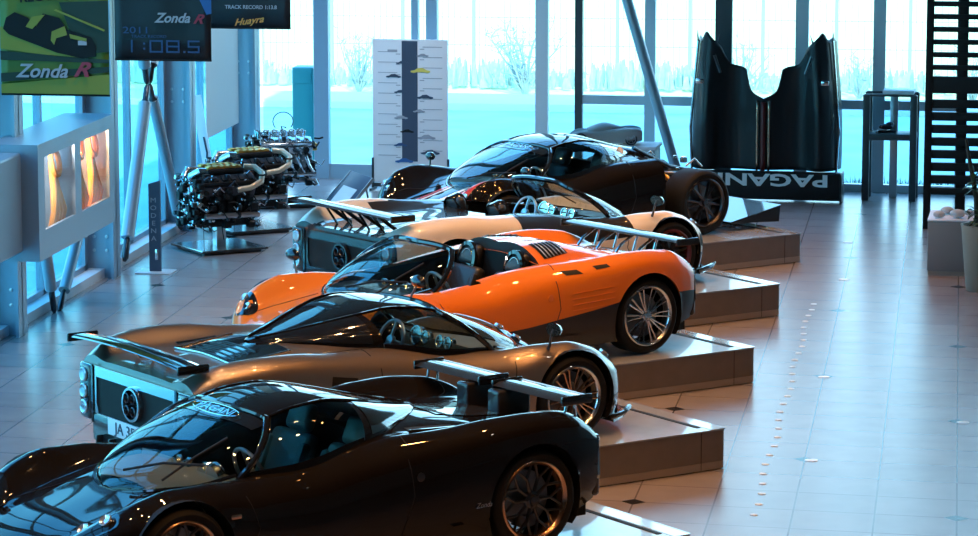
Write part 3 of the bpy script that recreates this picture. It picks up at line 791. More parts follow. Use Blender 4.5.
flat([(-.5, .32), (.5, .30), (.5, .33), (-.5, .40)], 'banner_darkgreen', r); flat([(-.5, .42), (.0, .36), (.3, .34), (-.5, .62)], 'banner_olive', r)
flat([(.05, .84), (.5, .86), (.5, .40), (.22, .38)], 'banner_darkgreen', r)
flat([(-.47, .60), (-.44, .70), (-.36, .75), (-.24, .70), (-.16, .62), (-.1, .74), (.05, .70), (.12, .6), (.34, .53), (.38, .46), (.38, .36), (.26, .34), (.02, .39), (-.2, .47), (-.42, .55)], 'black', r, -.016)
flat([(-.26, .62), (-.2, .71), (-.08, .73), (-.14, .66), (-.2, .60)], 'banner_olive', r, -.020); flat([(-.02, .58), (.1, .63), (.12, .55), (.02, .52), (.0, .46), (-.03, .5)], 'banner_olive', r, -.020); flat([(.14, .56), (.3, .52), (.3, .49), (.15, .52)], 'banner_olive', r, -.02)
flat([(.0, .77), (.02, .78), (.47, .60), (.46, .585)], 'banner_olive', r, -.02); flat([(.22, .50), (.30, .50), (.30, .46), (.22, .46)], 'banner_silver', r, -.02)
text('Zonda', .17, 'banner_silver', r, T(-.12, -.03, .22) @ U, shear=.35, sx=1.05, bold=.003); text('R', .18, 'banner_red', r, T(.24, -.03, .235) @ U, shear=.45, sx=1.3, bold=.005)
text('RECORD  67', .11, 'black', r, T(.02, -.02, .90) @ RY(-5) @ U, sx=1.1, bold=.003)
r, w = banner(32.0, -8.35, -7.36, 4.4, 'banner_dark', 'black banner with blue lap time digits, second of the row')
text('Zonda', .135, 'banner_silver', r, T(.10, -.02, .43) @ U, shear=.35, bold=.003); text('R', .13, 'banner_red', r, T(.36, -.02, .42) @ U, shear=.45, sx=1.3, bold=.003)
text('2011', .095, 'led_blue', r, T(-.27, -.02, .305) @ U, sx=1.5); text('TRACK RECORD', .04, 'led_blue', r, T(-.14, -.02, .245) @ U, sx=1.2)
def digit(ch, x0, w_, z0, h_, r):
    t = .016; S = {'a': (0, w_, h_ - t, h_), 'd': (0, w_, 0, t), 'g': (0, w_, h_ / 2 - t / 2, h_ / 2 + t / 2), 'f': (0, t, h_ / 2, h_), 'e': (0, t, 0, h_ / 2), 'b': (w_ - t, w_, h_ / 2, h_), 'c': (w_ - t, w_, 0, h_ / 2)}
    q = MB(); k = 0
    for c in {'0': 'abcdef', '1': 'bc', '8': 'abcdefg', '5': 'afgcd'}[ch]:
        a, b, e, f_ = S[c]; k += 1; q.box(x0 + a, x0 + b, -.016 - .0002 * k, -.012, z0 + e, z0 + f_)
    return q.build('digit', 'led_blue', r, smooth=False)
for ch, x0, w_ in (('1', -.36, .05), ('0', -.135, .135), ('8', .035, .135), ('5', .255, .12)): digit(ch, x0, w_, .085, .125, r)
for x0, z0 in ((-.20, .115), (-.20, .165), (.21, .085)): MB().box(x0, x0 + .018, -.016, -.012, z0, z0 + .018).build('digit_dot', 'led_blue', r, smooth=False)
flat([(.38, .62), (.5, .62), (.5, .48), (.45, .47)], 'banner_blue', r)
r, w = banner(36.0, -8.37, -7.37, 4.4, 'banner_dark', 'dark banner with orange handwriting, farthest of the row')
text('TRACK RECORD 1:13.8', .058, 'banner_silver', r, T(.05, -.02, .245) @ U, bold=.001); text('Huayra', .105, 'banner_orange', r, T(.02, -.02, .09) @ RY(-8) @ U, shear=.5, sx=1.1, bold=.002)
# slim info totem and leaning sign
t = empty('info_totem', (-8.68, 34.86, 0), 0, 'slim dark blade with a row of letters standing beyond the showcase', 'sign')
m = MB(); m.prism([(-.065, .012), (.065, .012), (.065, 1.02), (-.065, .98)], -.02, .02, U); m.build('blade', 'ink_navy', t, smooth=False)
m = MB(); m.rbox(-.20, .20, -.16, .16, 0, .012, .004); m.build('base_plate', 'frame_grey', t)
for i, ch in enumerate('MODENA'): text(ch, .075, 'ink_grey', t, T(-.01, -.025, .80 - .085 * i) @ U, sx=1.2)
MB().rbox(.0, .04, -.03, -.02, .14, .26, .004).build('badge', 'silver', t)
s = empty('leaning_sign', (-9.02, 39.3, .10), 0, 'tall narrow white sign leaning against the column behind the engines', 'sign')
M = RY(-9); m = MB(); m.box(-.06, .06, -.01, .01, 0, 1.42, M); m.build('panel', 'paper_white', s, smooth=False); m = MB(); m.rbox(-.16, .16, -.12, .12, 0, .012, .004); m.build('base', 'frame_grey', s)
m = MB(); m.tube([M @ Vector((.01, -.012, .9)), M @ Vector((.02, -.014, .7)), M @ Vector((-.01, -.014, .55))], .012, 5); m.build('print', 'ink_navy', s)
# timeline panel
p = empty('timeline_panel', (-7.045, 42.15, 0), R(-3), 'white panel with a navy stripe and a timeline of little cars', 'panel')
MB().rbox(-.505, .50, -.015, .015, .10, 1.98, .006).build('panel_board', 'paper_white', p)
MB().box(-.11, .10, -.02, -.0155, .38, 1.96).build('stripe', 'ink_navy', p, smooth=False)
m = MB(); m.box(-.52, -.49, -.16, .16, .0, .03); m.box(.49, .52, -.16, .16, 0, .03); m.box(-.52, -.49, -.02, .02, 0, .42); m.box(.49, .52, -.02, .02, 0, .42); m.box(-.49, .49, -.03, .0, .04, .09); m.build('panel_stand', 'dark_metal', p, smooth=False)
def carlet(x, z, w, m, idx):
    h = w * .24; pts = [(-.5, .05), (-.5, .35), (-.3, .5), (-.15, .9), (.1, 1.), (.3, .55), (.48, .4), (.5, .08), (.35, -.1), (.22, .06), (-.2, .06), (-.33, -.1)]
    MB().prism([(x + a * w, z + b * h) for a, b in pts], 0, .003, T(0, -.021, 0) @ U).build('car_print', m, p, smooth=False)
for i, (x, z, w, m) in enumerate([(.17, 1.76, .16, 'ink_grey'), (-.10, 1.66, .17, 'ink_navy'), (.14, 1.55, .26, 'ink_yellow'), (-.22, 1.48, .20, 'ink_navy'), (-.13, 1.28, .16, 'ink_navy'), (.20, 1.21, .22, 'ink_navy'), (.12, 1.03, .16, 'ink_grey'), (-.12, .94, .18, 'ink_grey'), (-.04, .76, .18, 'black'), (.22, .68, .24, 'ink_grey'), (-.13, .58, .18, 'led_blue'), (.27, .48, .25, 'ink_navy'), (-.08, .365, .24, 'banner_blue')]): carlet(x, z, w, m, i)
m = MB()
for i in range(22):
    z = 1.88 - .068 * i; sgn = -1 if i % 2 else 1; m.box(sgn * .30 - .13, sgn * .30 + .13, -.018, -.0155, z, z + .008); m.box(sgn * .16 - .03, sgn * .16 + .03, -.018, -.0155, z - .03, z - .02)
m.box(-.3, -.17, -.018, -.0155, 1.82, 1.845); m.build('caption_lines', 'ink_grey', p, smooth=False)
# low barrier boards by the third engine
def board(loc, rz, label, tilt):
    b = empty('lectern_board', loc, R(rz), label, 'display board', 'angled display boards near the engines'); M = RX(tilt)
    MB().rbox(-.40, .40, -.015, .015, 0, .62, .01, 2, M).build('board_face', 'ink_navy', b)
    m = MB(); m.rbox(-.42, .42, -.02, .02, -.02, .0, .004, 2, M); m.rbox(-.42, -.40, -.02, .02, 0, .62, .004, 2, M); m.rbox(.40, .42, -.02, .02, 0, .62, .004, 2, M); m.build('board_frame', 'brushed', b)
    m = MB(); m.box(-.25, .25, -.020, -.016, .1, .4, M); m.build('print', 'paper_white', b, smooth=False)
    m = MB(); 
    for s in (-.3, .3): m.tube([M @ Vector((s, .02, .5)), Vector((s, .42, .0))], .012, 6)
    m.build('back_leg', 'dark_metal', b)
board((-7.62, 39.6, .03), -60, 'dark board leaning open beside the second engine', -42)
m = MB(); m.rbox(-.28, .28, -.2, .2, 0, .035, .01, 2); tag(m.build('open_booklet', 'paper_white'), 'white tray lying on the floor beside the dark leaning board', 'tray'); bpy.data.objects['open_booklet'].location = (-6.95, 39.15, 0); bpy.data.objects['open_booklet'].rotation_euler = (0, 0, .7)
m = MB(); m.rbox(-.45, .45, -.22, .22, 0, .03, .01, 2); m.rbox(-.2, .1, -.1, .1, .03, .05, .01, 2); tag(m.build('floor_plate', 'stone_white'), 'low pale plate on the floor left of the timeline panel', 'plate'); bpy.data.objects['floor_plate'].location = (-7.55, 40.4, 0); bpy.data.objects['floor_plate'].rotation_euler = (0, 0, -.5)

# engines on stands
def engine(loc, rz, label, kind):
    e = empty('display_engine', loc, R(rz), label, 'engine', 'engines on pedestal stands')
    b = MB(); b.prism([(-.42, -.42), (.42, -.42), (.42, .42), (-.42, .42)], .03, .05); b.prism([(-.36, -.36), (.36, -.36), (.36, .36), (-.36, .36)], 0, .03); b.build('stand_base', 'gloss_black', e, smooth=False)
    MB().box(-.40, .40, -.40, .40, .05, .056).build('stand_top', 'silver', e, smooth=False)
    b = MB(); b.rbox(-.06, .06, -.06, .06, .05, .30, .01); b.build('stand_column', 'brushed', e)
    rnd = random.Random(5)
    b = MB(); b.rbox(-.38, .36, -.20, .20, .38, .68, .03, 2); b.rbox(-.32, .32, -.14, .14, .28, .40, .03)
    for k in range(6): b.rbox(-.33 + .11 * k, -.26 + .11 * k, -.23, .23, .46, .66, .012)
    b.build('engine_block', 'black' if kind else 'brushed', e)
    for sg in (1, -1):
        h = MB(); M = T(0, sg * .10, .60) @ RX(-32 * sg); h.rbox(-.35, .35, -.08, .08, 0, .24, .02, 2, M)
        o = h.build('cylinder_head', 'dark_metal' if kind else 'silver', e)
        h = MB(); h.rbox(-.34, .34, -.075, .075, .24, .30, .025, 2, M)
        for k in range(6): h.rbox(-.31 + .11 * k, -.25 + .11 * k, -.05, .05, .29, .32, .01, 2, M)
        h.build('valve_cover', 'black' if kind else 'silver', o)
        x = MB()                                  # exhaust runners
        for k in range(0 if kind else 6):
            a = -.30 + .11 * k; x.tube([(a, sg * .24, .68), (a, sg * .33, .64), (a + .04, sg * .34, .52), (a + .10, sg * .27, .44)], .021, 8)
        x.tube([(-.30, sg * .27, .43), (.38, sg * .27, .42)], .032, 8); x.build('exhaust_manifold', 'silver' if not kind else 'brushed', e)
    f = MB()                                      # pulleys, belt, pumps on the front face
    for (y, z, r_) in ((0, .47, .085), (-.13, .58, .055), (.13, .58, .055), (0, .66, .05), (-.14, .76, .06), (.14, .76, .06), (.0, .84, .04)):
        M = T(-.37, y, z) @ RY(-90); f.lathe([(r_, 0), (r_, .03), (r_ * .9, .035), (r_ * .88, .02), (r_ * .5, .02), (r_ * .4, .045), (0, .045)], 20, M)
    f.build('pulley', 'silver', e)
    f = MB(); f.tube([(-.39, -.09, .47), (-.39, -.20, .76), (-.39, 0, .89), (-.39, .20, .76), (-.39, .09, .47), (-.39, 0, .38)], .010, 6, closed=True); f.build('belt', 'black', e)
    for mm, cnt in (('silver', 110), ('black', 150), ('dark_metal', 60)):
        c = MB()
        for k in range(cnt):
            face = rnd.random()
            if face < .3: x, y = -.37 - rnd.uniform(0, .06), rnd.uniform(-.24, .24)
            else: x, y = rnd.uniform(-.42, .38), rnd.choice((-1, 1)) * rnd.uniform(.20, .30)
            z = rnd.uniform(.30, .88); s_ = rnd.uniform(.010, .028) * (1.7 if mm == 'black' else 1)
            if k % 3 == 0: c.rbox(x - s_, x + s_, y - s_, y + s_, z - s_, z + s_, .006, 1)
            elif k % 3 == 1: c.lathe([(s_ * .8, -.03), (s_ * .8, .03), (s_ * .4, .035)], 10, T(x, y, z) @ RX(90) @ RY(rnd.uniform(-60, 60)))
            else: c.tube([(x, y, z), (x + rnd.uniform(.03, .1), y * 1.08, z + rnd.uniform(-.08, .08)), (x + rnd.uniform(.08, .16), y * 1.02, z + rnd.uniform(-.1, .04))], rnd.uniform(.006, .016), 6)
        tag(c.build('fittings', mm, e), kind='stuff')
    if kind:
        for sg in (1, -1):
            p_ = MB(); p_.rbox(-.20, .26, sg * .10 - .07, sg * .10 + .07, .88, .96, .03, 3); o = p_.build('intake_plenum', 'black', e)
            g_ = MB(); g_.rbox(-.20, .22, sg * .10 - .055, sg * .10 + .055, .955, .985, .012, 2)
            for k in range(5): g_.rbox(-.17 + .08 * k, -.13 + .08 * k, sg * .10 - .05, sg * .10 + .05, .98, .992, .004, 1)
            g_.build('plenum_cover', 'gold_metal', o)
        p_ = MB(); p_.tube([(-.2, -.1, .92), (-.30, -.12, .93), (-.36, -.05, .88), (-.34, .03, .80)], .05, 12); p_.tube([(-.2, .1, .92), (-.33, .14, .93), (-.39, .10, .85)], .045, 12); p_.build('intake_pipe', 'silver', e)
        p_ = MB(); p_.tube([(.10, -.30, .72), (.25, -.33, .74), (.40, -.30, .80), (.46, -.20, .88), (.42, -.08, .94), (.30, -.04, .95)], .034, 12); p_.build('exhaust_pipe', 'cream_pipe', e)
        p_ = MB(); p_.tube([(-.30, -.22, .4), (-.30, -.23, .056)], .004, 4); p_.tube([(-.08, -.22, .38), (-.06, -.25, .15)], .006, 4); p_.build('cable', 'black', e)
    else:
        p_ = MB()
        for sg in (1, -1):
            for k in range(6):
                p_.lathe([(.030, 0), (.032, .10), (.045, .15), (.040, .15), (.026, .10)], 14, T(-.30 + .11 * k, sg * .08, .80), caps=False); 
        p_.build('intake_trumpet', 'silver', e)
        p_ = MB(); p_.rbox(-.36, .32, -.14, .14, .76, .82, .02); p_.build('trumpet_tray', 'silver', e)
        p_ = MB(); p_.rbox(-.36, .40, -.16, -.05, .74, .80, .02); p_.rbox(.34, .42, -.20, -.05, .70, .80, .02); p_.build('fuel_rail', 'gold_metal', e)
        p_ = MB(); pts = [(.02 + .13 * math.cos(a), .02, 1.06 + .12 * math.sin(a)) for a in [R(-40 + 20 * i) for i in range(14)]]; p_.tube(pts, .007, 6); p_.tube([(.02, .02, .88), (.0, .02, 1.0), (.06, .02, .98)], .01, 6); p_.build('wiring_loop', 'black', e)
    return e
engine((-8.36, 36.62, 0), 38, 'V12 engine with amber plenum covers and cream pipe, nearest of the three', 1)
engine((-8.36, 38.2, 0), 38, 'V12 engine with amber plenum covers, the middle one of three', 1)
engine((-8.42, 40.5, 0), 22, 'silver engine with open intake trumpets, farthest of the three', 0)

# model car on a pedestal
pd = empty('pedestal', (-4.05, 41.6, 0), R(-3), 'white box pedestal below the grey model car', 'pedestal')
MB().rbox(-.32, .30, -.28, .28, 0.02, .68, .006).build('pedestal_box', 'frame_grey', pd); MB().rbox(-.34, .32, -.30, .30, .68, .72, .006).build('pedestal_top', 'paper_white', pd)
mc = empty('model_car', (-4.42, 41.6, .72), R(8), 'small grey clay model of a sports car on the white pedestal', 'model car')
SC = .235
mb_ = Body(); M = Matrix.Diagonal((SC, SC, SC, 1))
tmp = MB(); 
xs = [mb_.x0 + (mb_.x1 - mb_.x0) * i / 48 for i in range(49)]
for sg in (1, -1):
    P = [[Vector((-x * SC, sg * q[0] * SC, q[1] * SC)) for q in mb_.section(x)[::2]] for x in xs]; tmp.grid(P)
for e_ in (0, 48):
    s_ = mb_.section(xs[e_])[::2]; vs = [Vector((-xs[e_] * SC, q[0] * SC, q[1] * SC)) for q in s_] + [Vector((-xs[e_] * SC, -q[0] * SC, q[1] * SC)) for q in s_[::-1][:-1]]; tmp.add(vs, [tuple(range(len(vs)))])
tmp.build('model_body', 'clay', mc)
tmp = MB()
for sg in (1, -1): tmp.grid([[canopy_pt(mb_, 1.0 - 2.0 * i / 24, j / 8, 0, sg) * 1.0 for j in range(9)] for i in range(25)])
tmp.v = [(-v[0] * SC, v[1] * SC, (v[2]) * SC * 1.02) for v in tmp.v]; tmp.build('model_cabin', 'clay', mc)
for x in (1.365, -1.365):
    for sg in (1, -1):
        w_ = MB(); Mw = T(-x * SC, sg * .985 * SC, .34 * SC) @ RX(-90 * sg); w_.lathe([(.20 * SC, -.003), (.26 * SC, .001), (.32 * SC, .001), (.34 * SC, -.01), (.34 * SC, -.05)], 24, Mw); o = w_.build('model_wheel', 'rubber', mc)
        w_ = MB(); w_.torus(.24 * SC, .004, Mw @ T(0, 0, .002), 24, 6)
        for k in range(6): a = k * PI / 3; w_.tube([Mw @ Vector((0, 0, .004)), Mw @ Vector((.23 * SC * math.cos(a), .23 * SC * math.sin(a), .003))], .003, 5)
        w_.build('model_rim', 'brushed', o)

# rear bodywork shell standing on end, with its wing
cl = empty('rear_bodywork', (-2.41, 42.0, 0), R(-3), 'black carbon rear bodywork stood on end against the windows, two pale centre stripes', 'bodywork')
top = pchip([0, .17, .22, .24, .30, .46, .54, .60, .78, .84, .90, .96, .98], [1.30, 1.40, 1.55, 1.66, 1.70, 1.74, 1.84, 1.95, 2.10, 2.15, 2.05, 2.08, 2.02])
def wd(z): return .98 - .10 * max(0, (z - .9) / 1.2) ** 1.4 - .03 * max(0, (.6 - z))
sh = MB(); 
for sg in (1, -1):
    P = []
    for i in range(41):
        a = i / 40; row = []
        for j in range(31):
            zt = float(top(a * .98)); z = .383 + (zt - .383) * j / 30; x = a * wd(z)
            hump = .22 * math.exp(-((a - .74) / .16) ** 2) * (.55 + .45 * math.sin(PI * min(1, (z - .1) / 1.7))) + .10 * math.exp(-(a / .25) ** 2)
            roll = -.30 * max(0, (a - .88) / .12) ** 2
            row.append(Vector((sg * x, -.06 - hump - roll, z)))
        P.append(row)
    sh.grid(P)
so = sh.build('shell', 'clamshell', cl, solid=.02, ang=60)
for sx in (-.075, .075): MB().grid([[Vector((sx + dx, -.185, .36 + .92 * j / 8 )) for j in range(9)] for dx in (-.014, .014)]).build('stripe', 'copper_rim', cl, solid=.003)
MB().grid([[Vector((dx, -.182, .36 + .90 * j / 8)) for j in range(9)] for dx in (-.03, .03)]).build('spine', 'red_dark', cl, solid=.003)
for sg in (1, -1):
    q = MB(); q.tube([(sg * .93, -.02, .36), (sg * .955, -.02, .9), (sg * .90, -.02, 1.6), (sg * .86, -.02, 2.04)], .018, 8); q.build('shell_edge', 'silver', cl)
    q = MB(); q.rbox(sg * .80 - .05, sg * .80 + .05, -.36, -.33, 1.50, 1.56, .01); q.build('clip', 'silver', cl)
    q = MB(); q.tube([(sg * .62, -.30, 1.86), (sg * .54, -.30, 1.64)], [.022, .018], 6); q.build('slot_trim', 'dark_metal', cl)
    q = MB(); q.tube([(sg * .86, -.06, 2.02), (sg * .875, -.05, 2.16)], [.014, .003], 6); q.tube([(sg * .62, -.12, 2.0), (sg * .58, -.1, 2.12)], [.014, .003], 6); q.build('mounting_pin', 'dark_metal', cl)
w_ = empty('rear_wing', (-2.40, 41.75, 0), R(-3), 'black race wing with upside-down white letters standing below the upright bodywork', 'wing')
q = MB(); q.rbox(-1.0, 1.0, -.06, .10, .02, .38, .03, 3); q.build('wing_blade', 'clamshell', w_)
for sg in (1, -1): MB().rbox(sg * 1.0 - .012, sg * 1.0 + .012, -.2, .22, 0, .38, .01).build('wing_endplate', 'clamshell', w_)
text('PAGANI', .215, 'white', w_, T(.12, -.066, .285) @ RY(180) @ U, sx=1.85, bold=.006)
# tall glass display table
tb = empty('display_stand', (-.80, 42.15, 0), R(-3), 'tall black framed glass stand near the end windows left of the louvred screen', 'display stand')
q = MB()
for sx in (-.30, .30):
    for sy in (-.2, .2): q.rbox(sx - .045, sx + .045, sy - .035, sy + .035, 0, 1.36, .006)
q.build('stand_frame', 'frame_dark', tb)
q = MB(); q.rbox(-.33, .33, -.23, .23, .78, .86, .01); q.rbox(-.33, .33, -.22, -.19, 1.34, 1.37, .006); q.rbox(-.33, .33, .19, .22, 1.34, 1.37, .006); q.build('shelf', 'frame_dark', tb)
MB().rbox(-.10, .30, -.20, .18, 1.37, 1.42, .01).build('stand_lid', 'paper_white', tb)
for sy in (-.2, .2): MB().box(-.27, .27, sy - .004, sy + .004, .86, 1.34).build('glass_side', 'clear_glass', tb, smooth=False)
MB().rbox(-.02, .08, .10, .14, 0, 1.36, .004).build('centre_post', 'brushed', tb)
q = empty('small_sculpture', (-.86, 42.12, .865), .3, 'small dark sculpture inside the tall glass stand', 'sculpture'); MB().rbox(-.12, .12, -.06, .06, 0, .03, .01).ico((0, 0, .07), .08, 2, (1.3, .6, .5)).ico((.05, 0, .10), .05, 2, (1.2, .6, .7)).build('figure', 'dark_metal', q)
# louvred screen (right)
lv = empty('louvre_screen', (.35, 39.5, 0), 0, 'tall black louvred screen wall behind the planter at the right edge', 'screen')
q = MB(); q.rbox(-.70, -.61, -.06, .06, 0, 4.2, .006); q.rbox(.95, 1.04, -.06, .06, 0, 4.2, .006); q.rbox(-.61, .95, -.05, .05, 1.64, 1.84, .006); q.rbox(-.61, .95, -.05, .05, .42, .50, .006); q.rbox(-.32, -.20, -.03, .05, 0, 4.2, .004); q.rbox(.3, .38, -.03, .05, 0, 4.2, .004)
q.build('screen_frame', 'black', lv)
z = .55
while z < 4.1:
    if not (1.52 < z < 1.86): MB().rbox(-.61, .95, -.045, .045, z, z + (.10 if z < 1.6 else .06), .006, 2, None).build('louvre', 'black', lv)
    z += .152
# planter box, pot with plant
bx = empty('plinth_box', (-.0, 36.1, 0), R(-2), 'grey box plinth carrying pale stones at the right edge', 'plinth')
MB().rbox(-.25, .28, -.3, .5, .05, .60, .008).build('box_body', 'box_side', bx); MB().box(-.24, .27, -.29, .49, 0, .05).build('box_base', 'plinth_base', bx, smooth=False); MB().rbox(-.255, .285, -.305, .505, .60, .62, .004).build('box_top', 'paper_white', bx)
for i, (x, y, s) in enumerate([(-.14, 35.95, .07), (.06, 35.95, .09), (.19, 36.15, .06), (-.05, 36.25, .08)]):
    q = MB(); q.ico((0, 0, s * .56), s, 2, (1, .8, .55)); o = q.build('stone', 'stone_white'); o.location = (x, y, .622); tag(o, ['small pale stone, leftmost on the grey box plinth', 'largest pale stone on the grey box plinth', 'smallest pale stone, right on the grey box plinth', 'pale stone at the back of the grey box plinth'][i], 'stone', 'pale stones on the box plinth')
pt = empty('potted_plant', (.30, 34.85, 0), 0, 'leafy plant in a tall beige pot at the right edge', 'plant')
q = MB(); q.lathe([(.13, 0), (.14, .01), (.20, .68), (.21, .71), (.19, .71), (.18, .66), (0, .66)], 32); q.build('pot', 'pot', pt); MB().lathe([(.18, .665), (.0, .68)], 20).build('soil', 'soil', pt)
q = MB(); q.tube([(-.02, 0, .6), (-.05, .02, 1.0), (-.12, 0, 1.35), (-.17, 0, 1.62)], [.035, .028, .022, .015], 8); q.tube([(.03, 0, .6), (.06, .02, 1.0), (.02, 0, 1.3)], .015, 6); q.build('stem', 'soil', pt)
q = MB(); rn = random.Random(3)
for i in range(90):
    a = rn.uniform(0, 2 * PI); el = rn.uniform(-.3, 1.1); c = Vector((rn.uniform(-.10, .14), rn.uniform(-.1, .1), rn.choice((rn.uniform(1.0, 1.3), rn.uniform(.7, .86))))); d = Vector((math.cos(a) * math.cos(el), math.sin(a) * math.cos(el), math.sin(el))); L_ = rn.uniform(.10, .2); w = .022; s_ = d.cross(Vector((0, 0, 1))).normalized()
    tip = c + d * L_ - Vector((0, 0, .05)); mid = c + d * L_ * .5
    q.add([c, mid + s_ * w, tip, mid - s_ * w, mid + Vector((0, 0, .006))], [(0, 1, 4), (1, 2, 4), (2, 3, 4), (3, 0, 4)])
q.build('leaves', 'leaf', pt, smooth=False)

# plinths under the cars
labels = ['low plinth under the nearest black car', 'low plinth under the bronze car', 'low plinth under the orange car', 'low plinth under the white roadster', 'low plinth under the black race car with exposed wheel, farthest']
def plinth(x, y, label, L_=4.0, W_=2.3):
    r = empty('car_plinth', (x, y, 0), R(222 + 0), label, 'plinth', 'plinths under the cars')   # local +X runs away along the front edge
    rr = .05
    def rp(x0, x1, y0, y1, r_):
        pts = []
        for cx_, cy_, a0 in ((x0 + r_, y0 + r_, 180), (x1 - r_, y0 + r_, 270), (x1 - r_, y1 - r_, 0), (x0 + r_, y1 - r_, 90)):
            for k in range(6): a = R(a0 + 18 * k); pts.append((cx_ + r_ * math.cos(a), cy_ + r_ * math.sin(a)))
        return pts
    MB().prism(rp(0, L_, -W_, 0, rr), .07, .318).build('plinth_body', 'plinth_side', r, ang=30)
    MB().prism(rp(.0, L_ - .0, -W_ - .0, 0.0, rr), .008, .068).build('plinth_foot', 'plinth_base', r, ang=30)
    MB().prism(rp(-.006, L_ + .006, -W_ - .006, .006, rr), .318, .33).build('plinth_deck', 'plinth_top', r, ang=30)
    m = MB(); m.prism([(.0, 0), (.13, 0), (.13, -W_), (.0, -W_)], 0, .0025, T(.02, 0, .33)); m.build('light_edge', 'plinth_edge', r, smooth=False)
    m = MB(); m.prism([(.17, -.12), (.21, -.12), (.21, -W_ + .1), (.17, -W_ + .1)], .33, .334); m.build('drain_slot', 'black', r, smooth=False)
    m = MB(); m.prism([(.25, .0), (.253, 0), (.253, .003), (.25, .003)], .012, .318); m.build('joint', 'black', r, smooth=False)
    return r
for (x, y), lb in zip([(-1.72, 21.95), (-1.74, 25.6), (-1.73, 29.28), (-1.70, 32.95), (-1.66, 36.6)], labels): plinth(x, y, lb)
# row of little floor lights (lit glass dots) beside the plinths, and white studs on diamonds
def dot(x, y, label, grp, s=.03, m='stud'):
    q = MB(); q.lathe([(s, 0), (s, .003), (s * .8, .005), (0, .005)], 12); o = q.build('floor_stud', m); o.location = (x, y, 0); return tag(o, label, 'floor light', grp)
d0 = None
for k in range(28):
    y = 24.0 + .36 * k; x = -1.42 + .02 * math.sin(k)
    if d0 is None: d0 = dot(x, y, 'small pale light disc in the dotted line along the plinth ends', 'line of floor discs', .032); 
    else: c = d0.copy(); C.objects.link(c); c.location = (x, y, 0)
for i, (u_, v_) in enumerate([(-1.13, 29.65), (-1.08, 26.0), (.13, 27.72)]): dot(u_, v_, ['white reflective disc on the floor right of the orange car plinth', 'white disc half on a black diamond inlay, in front of the plinths', 'white disc on the black diamond inlay nearest the right edge'][i], 'white floor discs', .055)
for i, (u_, v_) in enumerate([(-1.15, 35.4), (-1.2, 38.2)]): dot(u_, v_, ['white disc on the floor right of the white roadster plinth', 'white disc on the floor before the standing bodywork'][i], 'white floor discs', .06)

# outside: fence, brush, street-side posts
fe = empty('wire_fence', (0, 58.4, -.1), 0, 'long wire fence beyond the lawn behind the end windows', 'fence')
for i in range(46):
    x = -32 + 1.3 * i; MB().rbox(x - .03, x + .03, -.03, .03, 0, 2.4, .006, 1).build('fence_post', 'fence_wire', fe)
q = MB()
for i in range(520): x = -32 + .113 * i; q.box(x - .005, x + .005, -.005, .005, 0, 2.3)
for z in (.1, .6, 1.1, 1.6, 2.1, 2.3): q.box(-32, 26.8, -.008, .008, z, z + .012)
q.build('fence_mesh', 'fence_wire', fe, smooth=False)
hb = random.Random(11)
def bush(x, y, s, dens, label, name='bare_bush', m='twig'):
    q = MB()
    for i in range(dens):
        a = hb.uniform(0, 2 * PI); p = Vector((0, 0, 0)); d = Vector((math.cos(a) * .4, math.sin(a) * .4, 1)).normalized(); pts = [p]
        for k in range(4):
            d = (d + Vector((hb.uniform(-.35, .35), hb.uniform(-.35, .35), hb.uniform(-.1, .2)))).normalized(); p = p + d * s * hb.uniform(.16, .30); pts.append(p)
        q.tube(pts, [.018 * s, .013 * s, .010 * s, .007 * s, .003 * s], 4, cap=False)
        for k in range(1, 5):
            for w in range(3): dd = Vector((hb.uniform(-1, 1), hb.uniform(-1, 1), hb.uniform(0, 1))).normalized(); q.tube([pts[k], pts[k] + dd * s * .18], [.006 * s, .002 * s], 3, cap=False)
    o = q.build(name, m, smooth=False, recalc=False); o.location = (x, y, -.12); return tag(o, label, 'bush', 'bare bushes along the fence')
BL = ['bare shrub by the fence seen between the left mullions', 'tall bare shrub by the fence right of the timeline panel', 'bare shrub by the fence above the black race car', 'thin bare shrub behind the tall glass stand', 'low bare shrub beyond the standing bodywork', 'bare shrub outside beyond the corner column', 'bare shrub at the far left of the fence', 'thin shrub left of the timeline panel']
for i, (x, s) in enumerate([(-10.2, 1.7), (-7.3, 2.2), (-3.6, 1.6), (.3, 1.5), (-1.6, 1.3), (-13.2, 1.8), (-16.5, 2.0), (-8.85, 1.0)]): bush(x, 55.6, s * .62, 20, BL[i])
q = MB(); rn = random.Random(9)
for i in range(4500):
    x = rn.uniform(-34, 22); y = 56.7 + rn.uniform(0, 1.3); h = rn.uniform(-.05, .15) + .28 * abs(math.sin(x * .9) * math.sin(x * .37 + 1)); a = rn.uniform(0, PI); w = rn.uniform(.03, .10)
    q.add([(x - w * math.cos(a), y - w * math.sin(a), -.1), (x + w * math.cos(a), y + w * math.sin(a), -.1), (x + w * .4 * math.cos(a), y, h), (x - w * .4, y, h * .9)], [(0, 1, 2, 3)])
tag(q.build('hedge_growth', 'hedge', smooth=False, recalc=False), 'low tangled hedge growing along the fence foot', 'hedge', kind='stuff')
q = MB()
for i in range(2600):
    x = rn.uniform(-8.5, 1.0); y = far_y(x) + .35 + rn.uniform(0, .9); h = rn.uniform(-.04, .10); a = rn.uniform(0, 2 * PI)
    q.add([(x, y, -.1), (x + .02, y + .01, -.1), (x + .06 * math.cos(a), y + .06 * math.sin(a), h)], [(0, 1, 2)])
tag(q.build('grass_strip', 'grass_blades', smooth=False, recalc=False), 'strip of dark green grass outside along the end window sill', 'grass', kind='stuff')
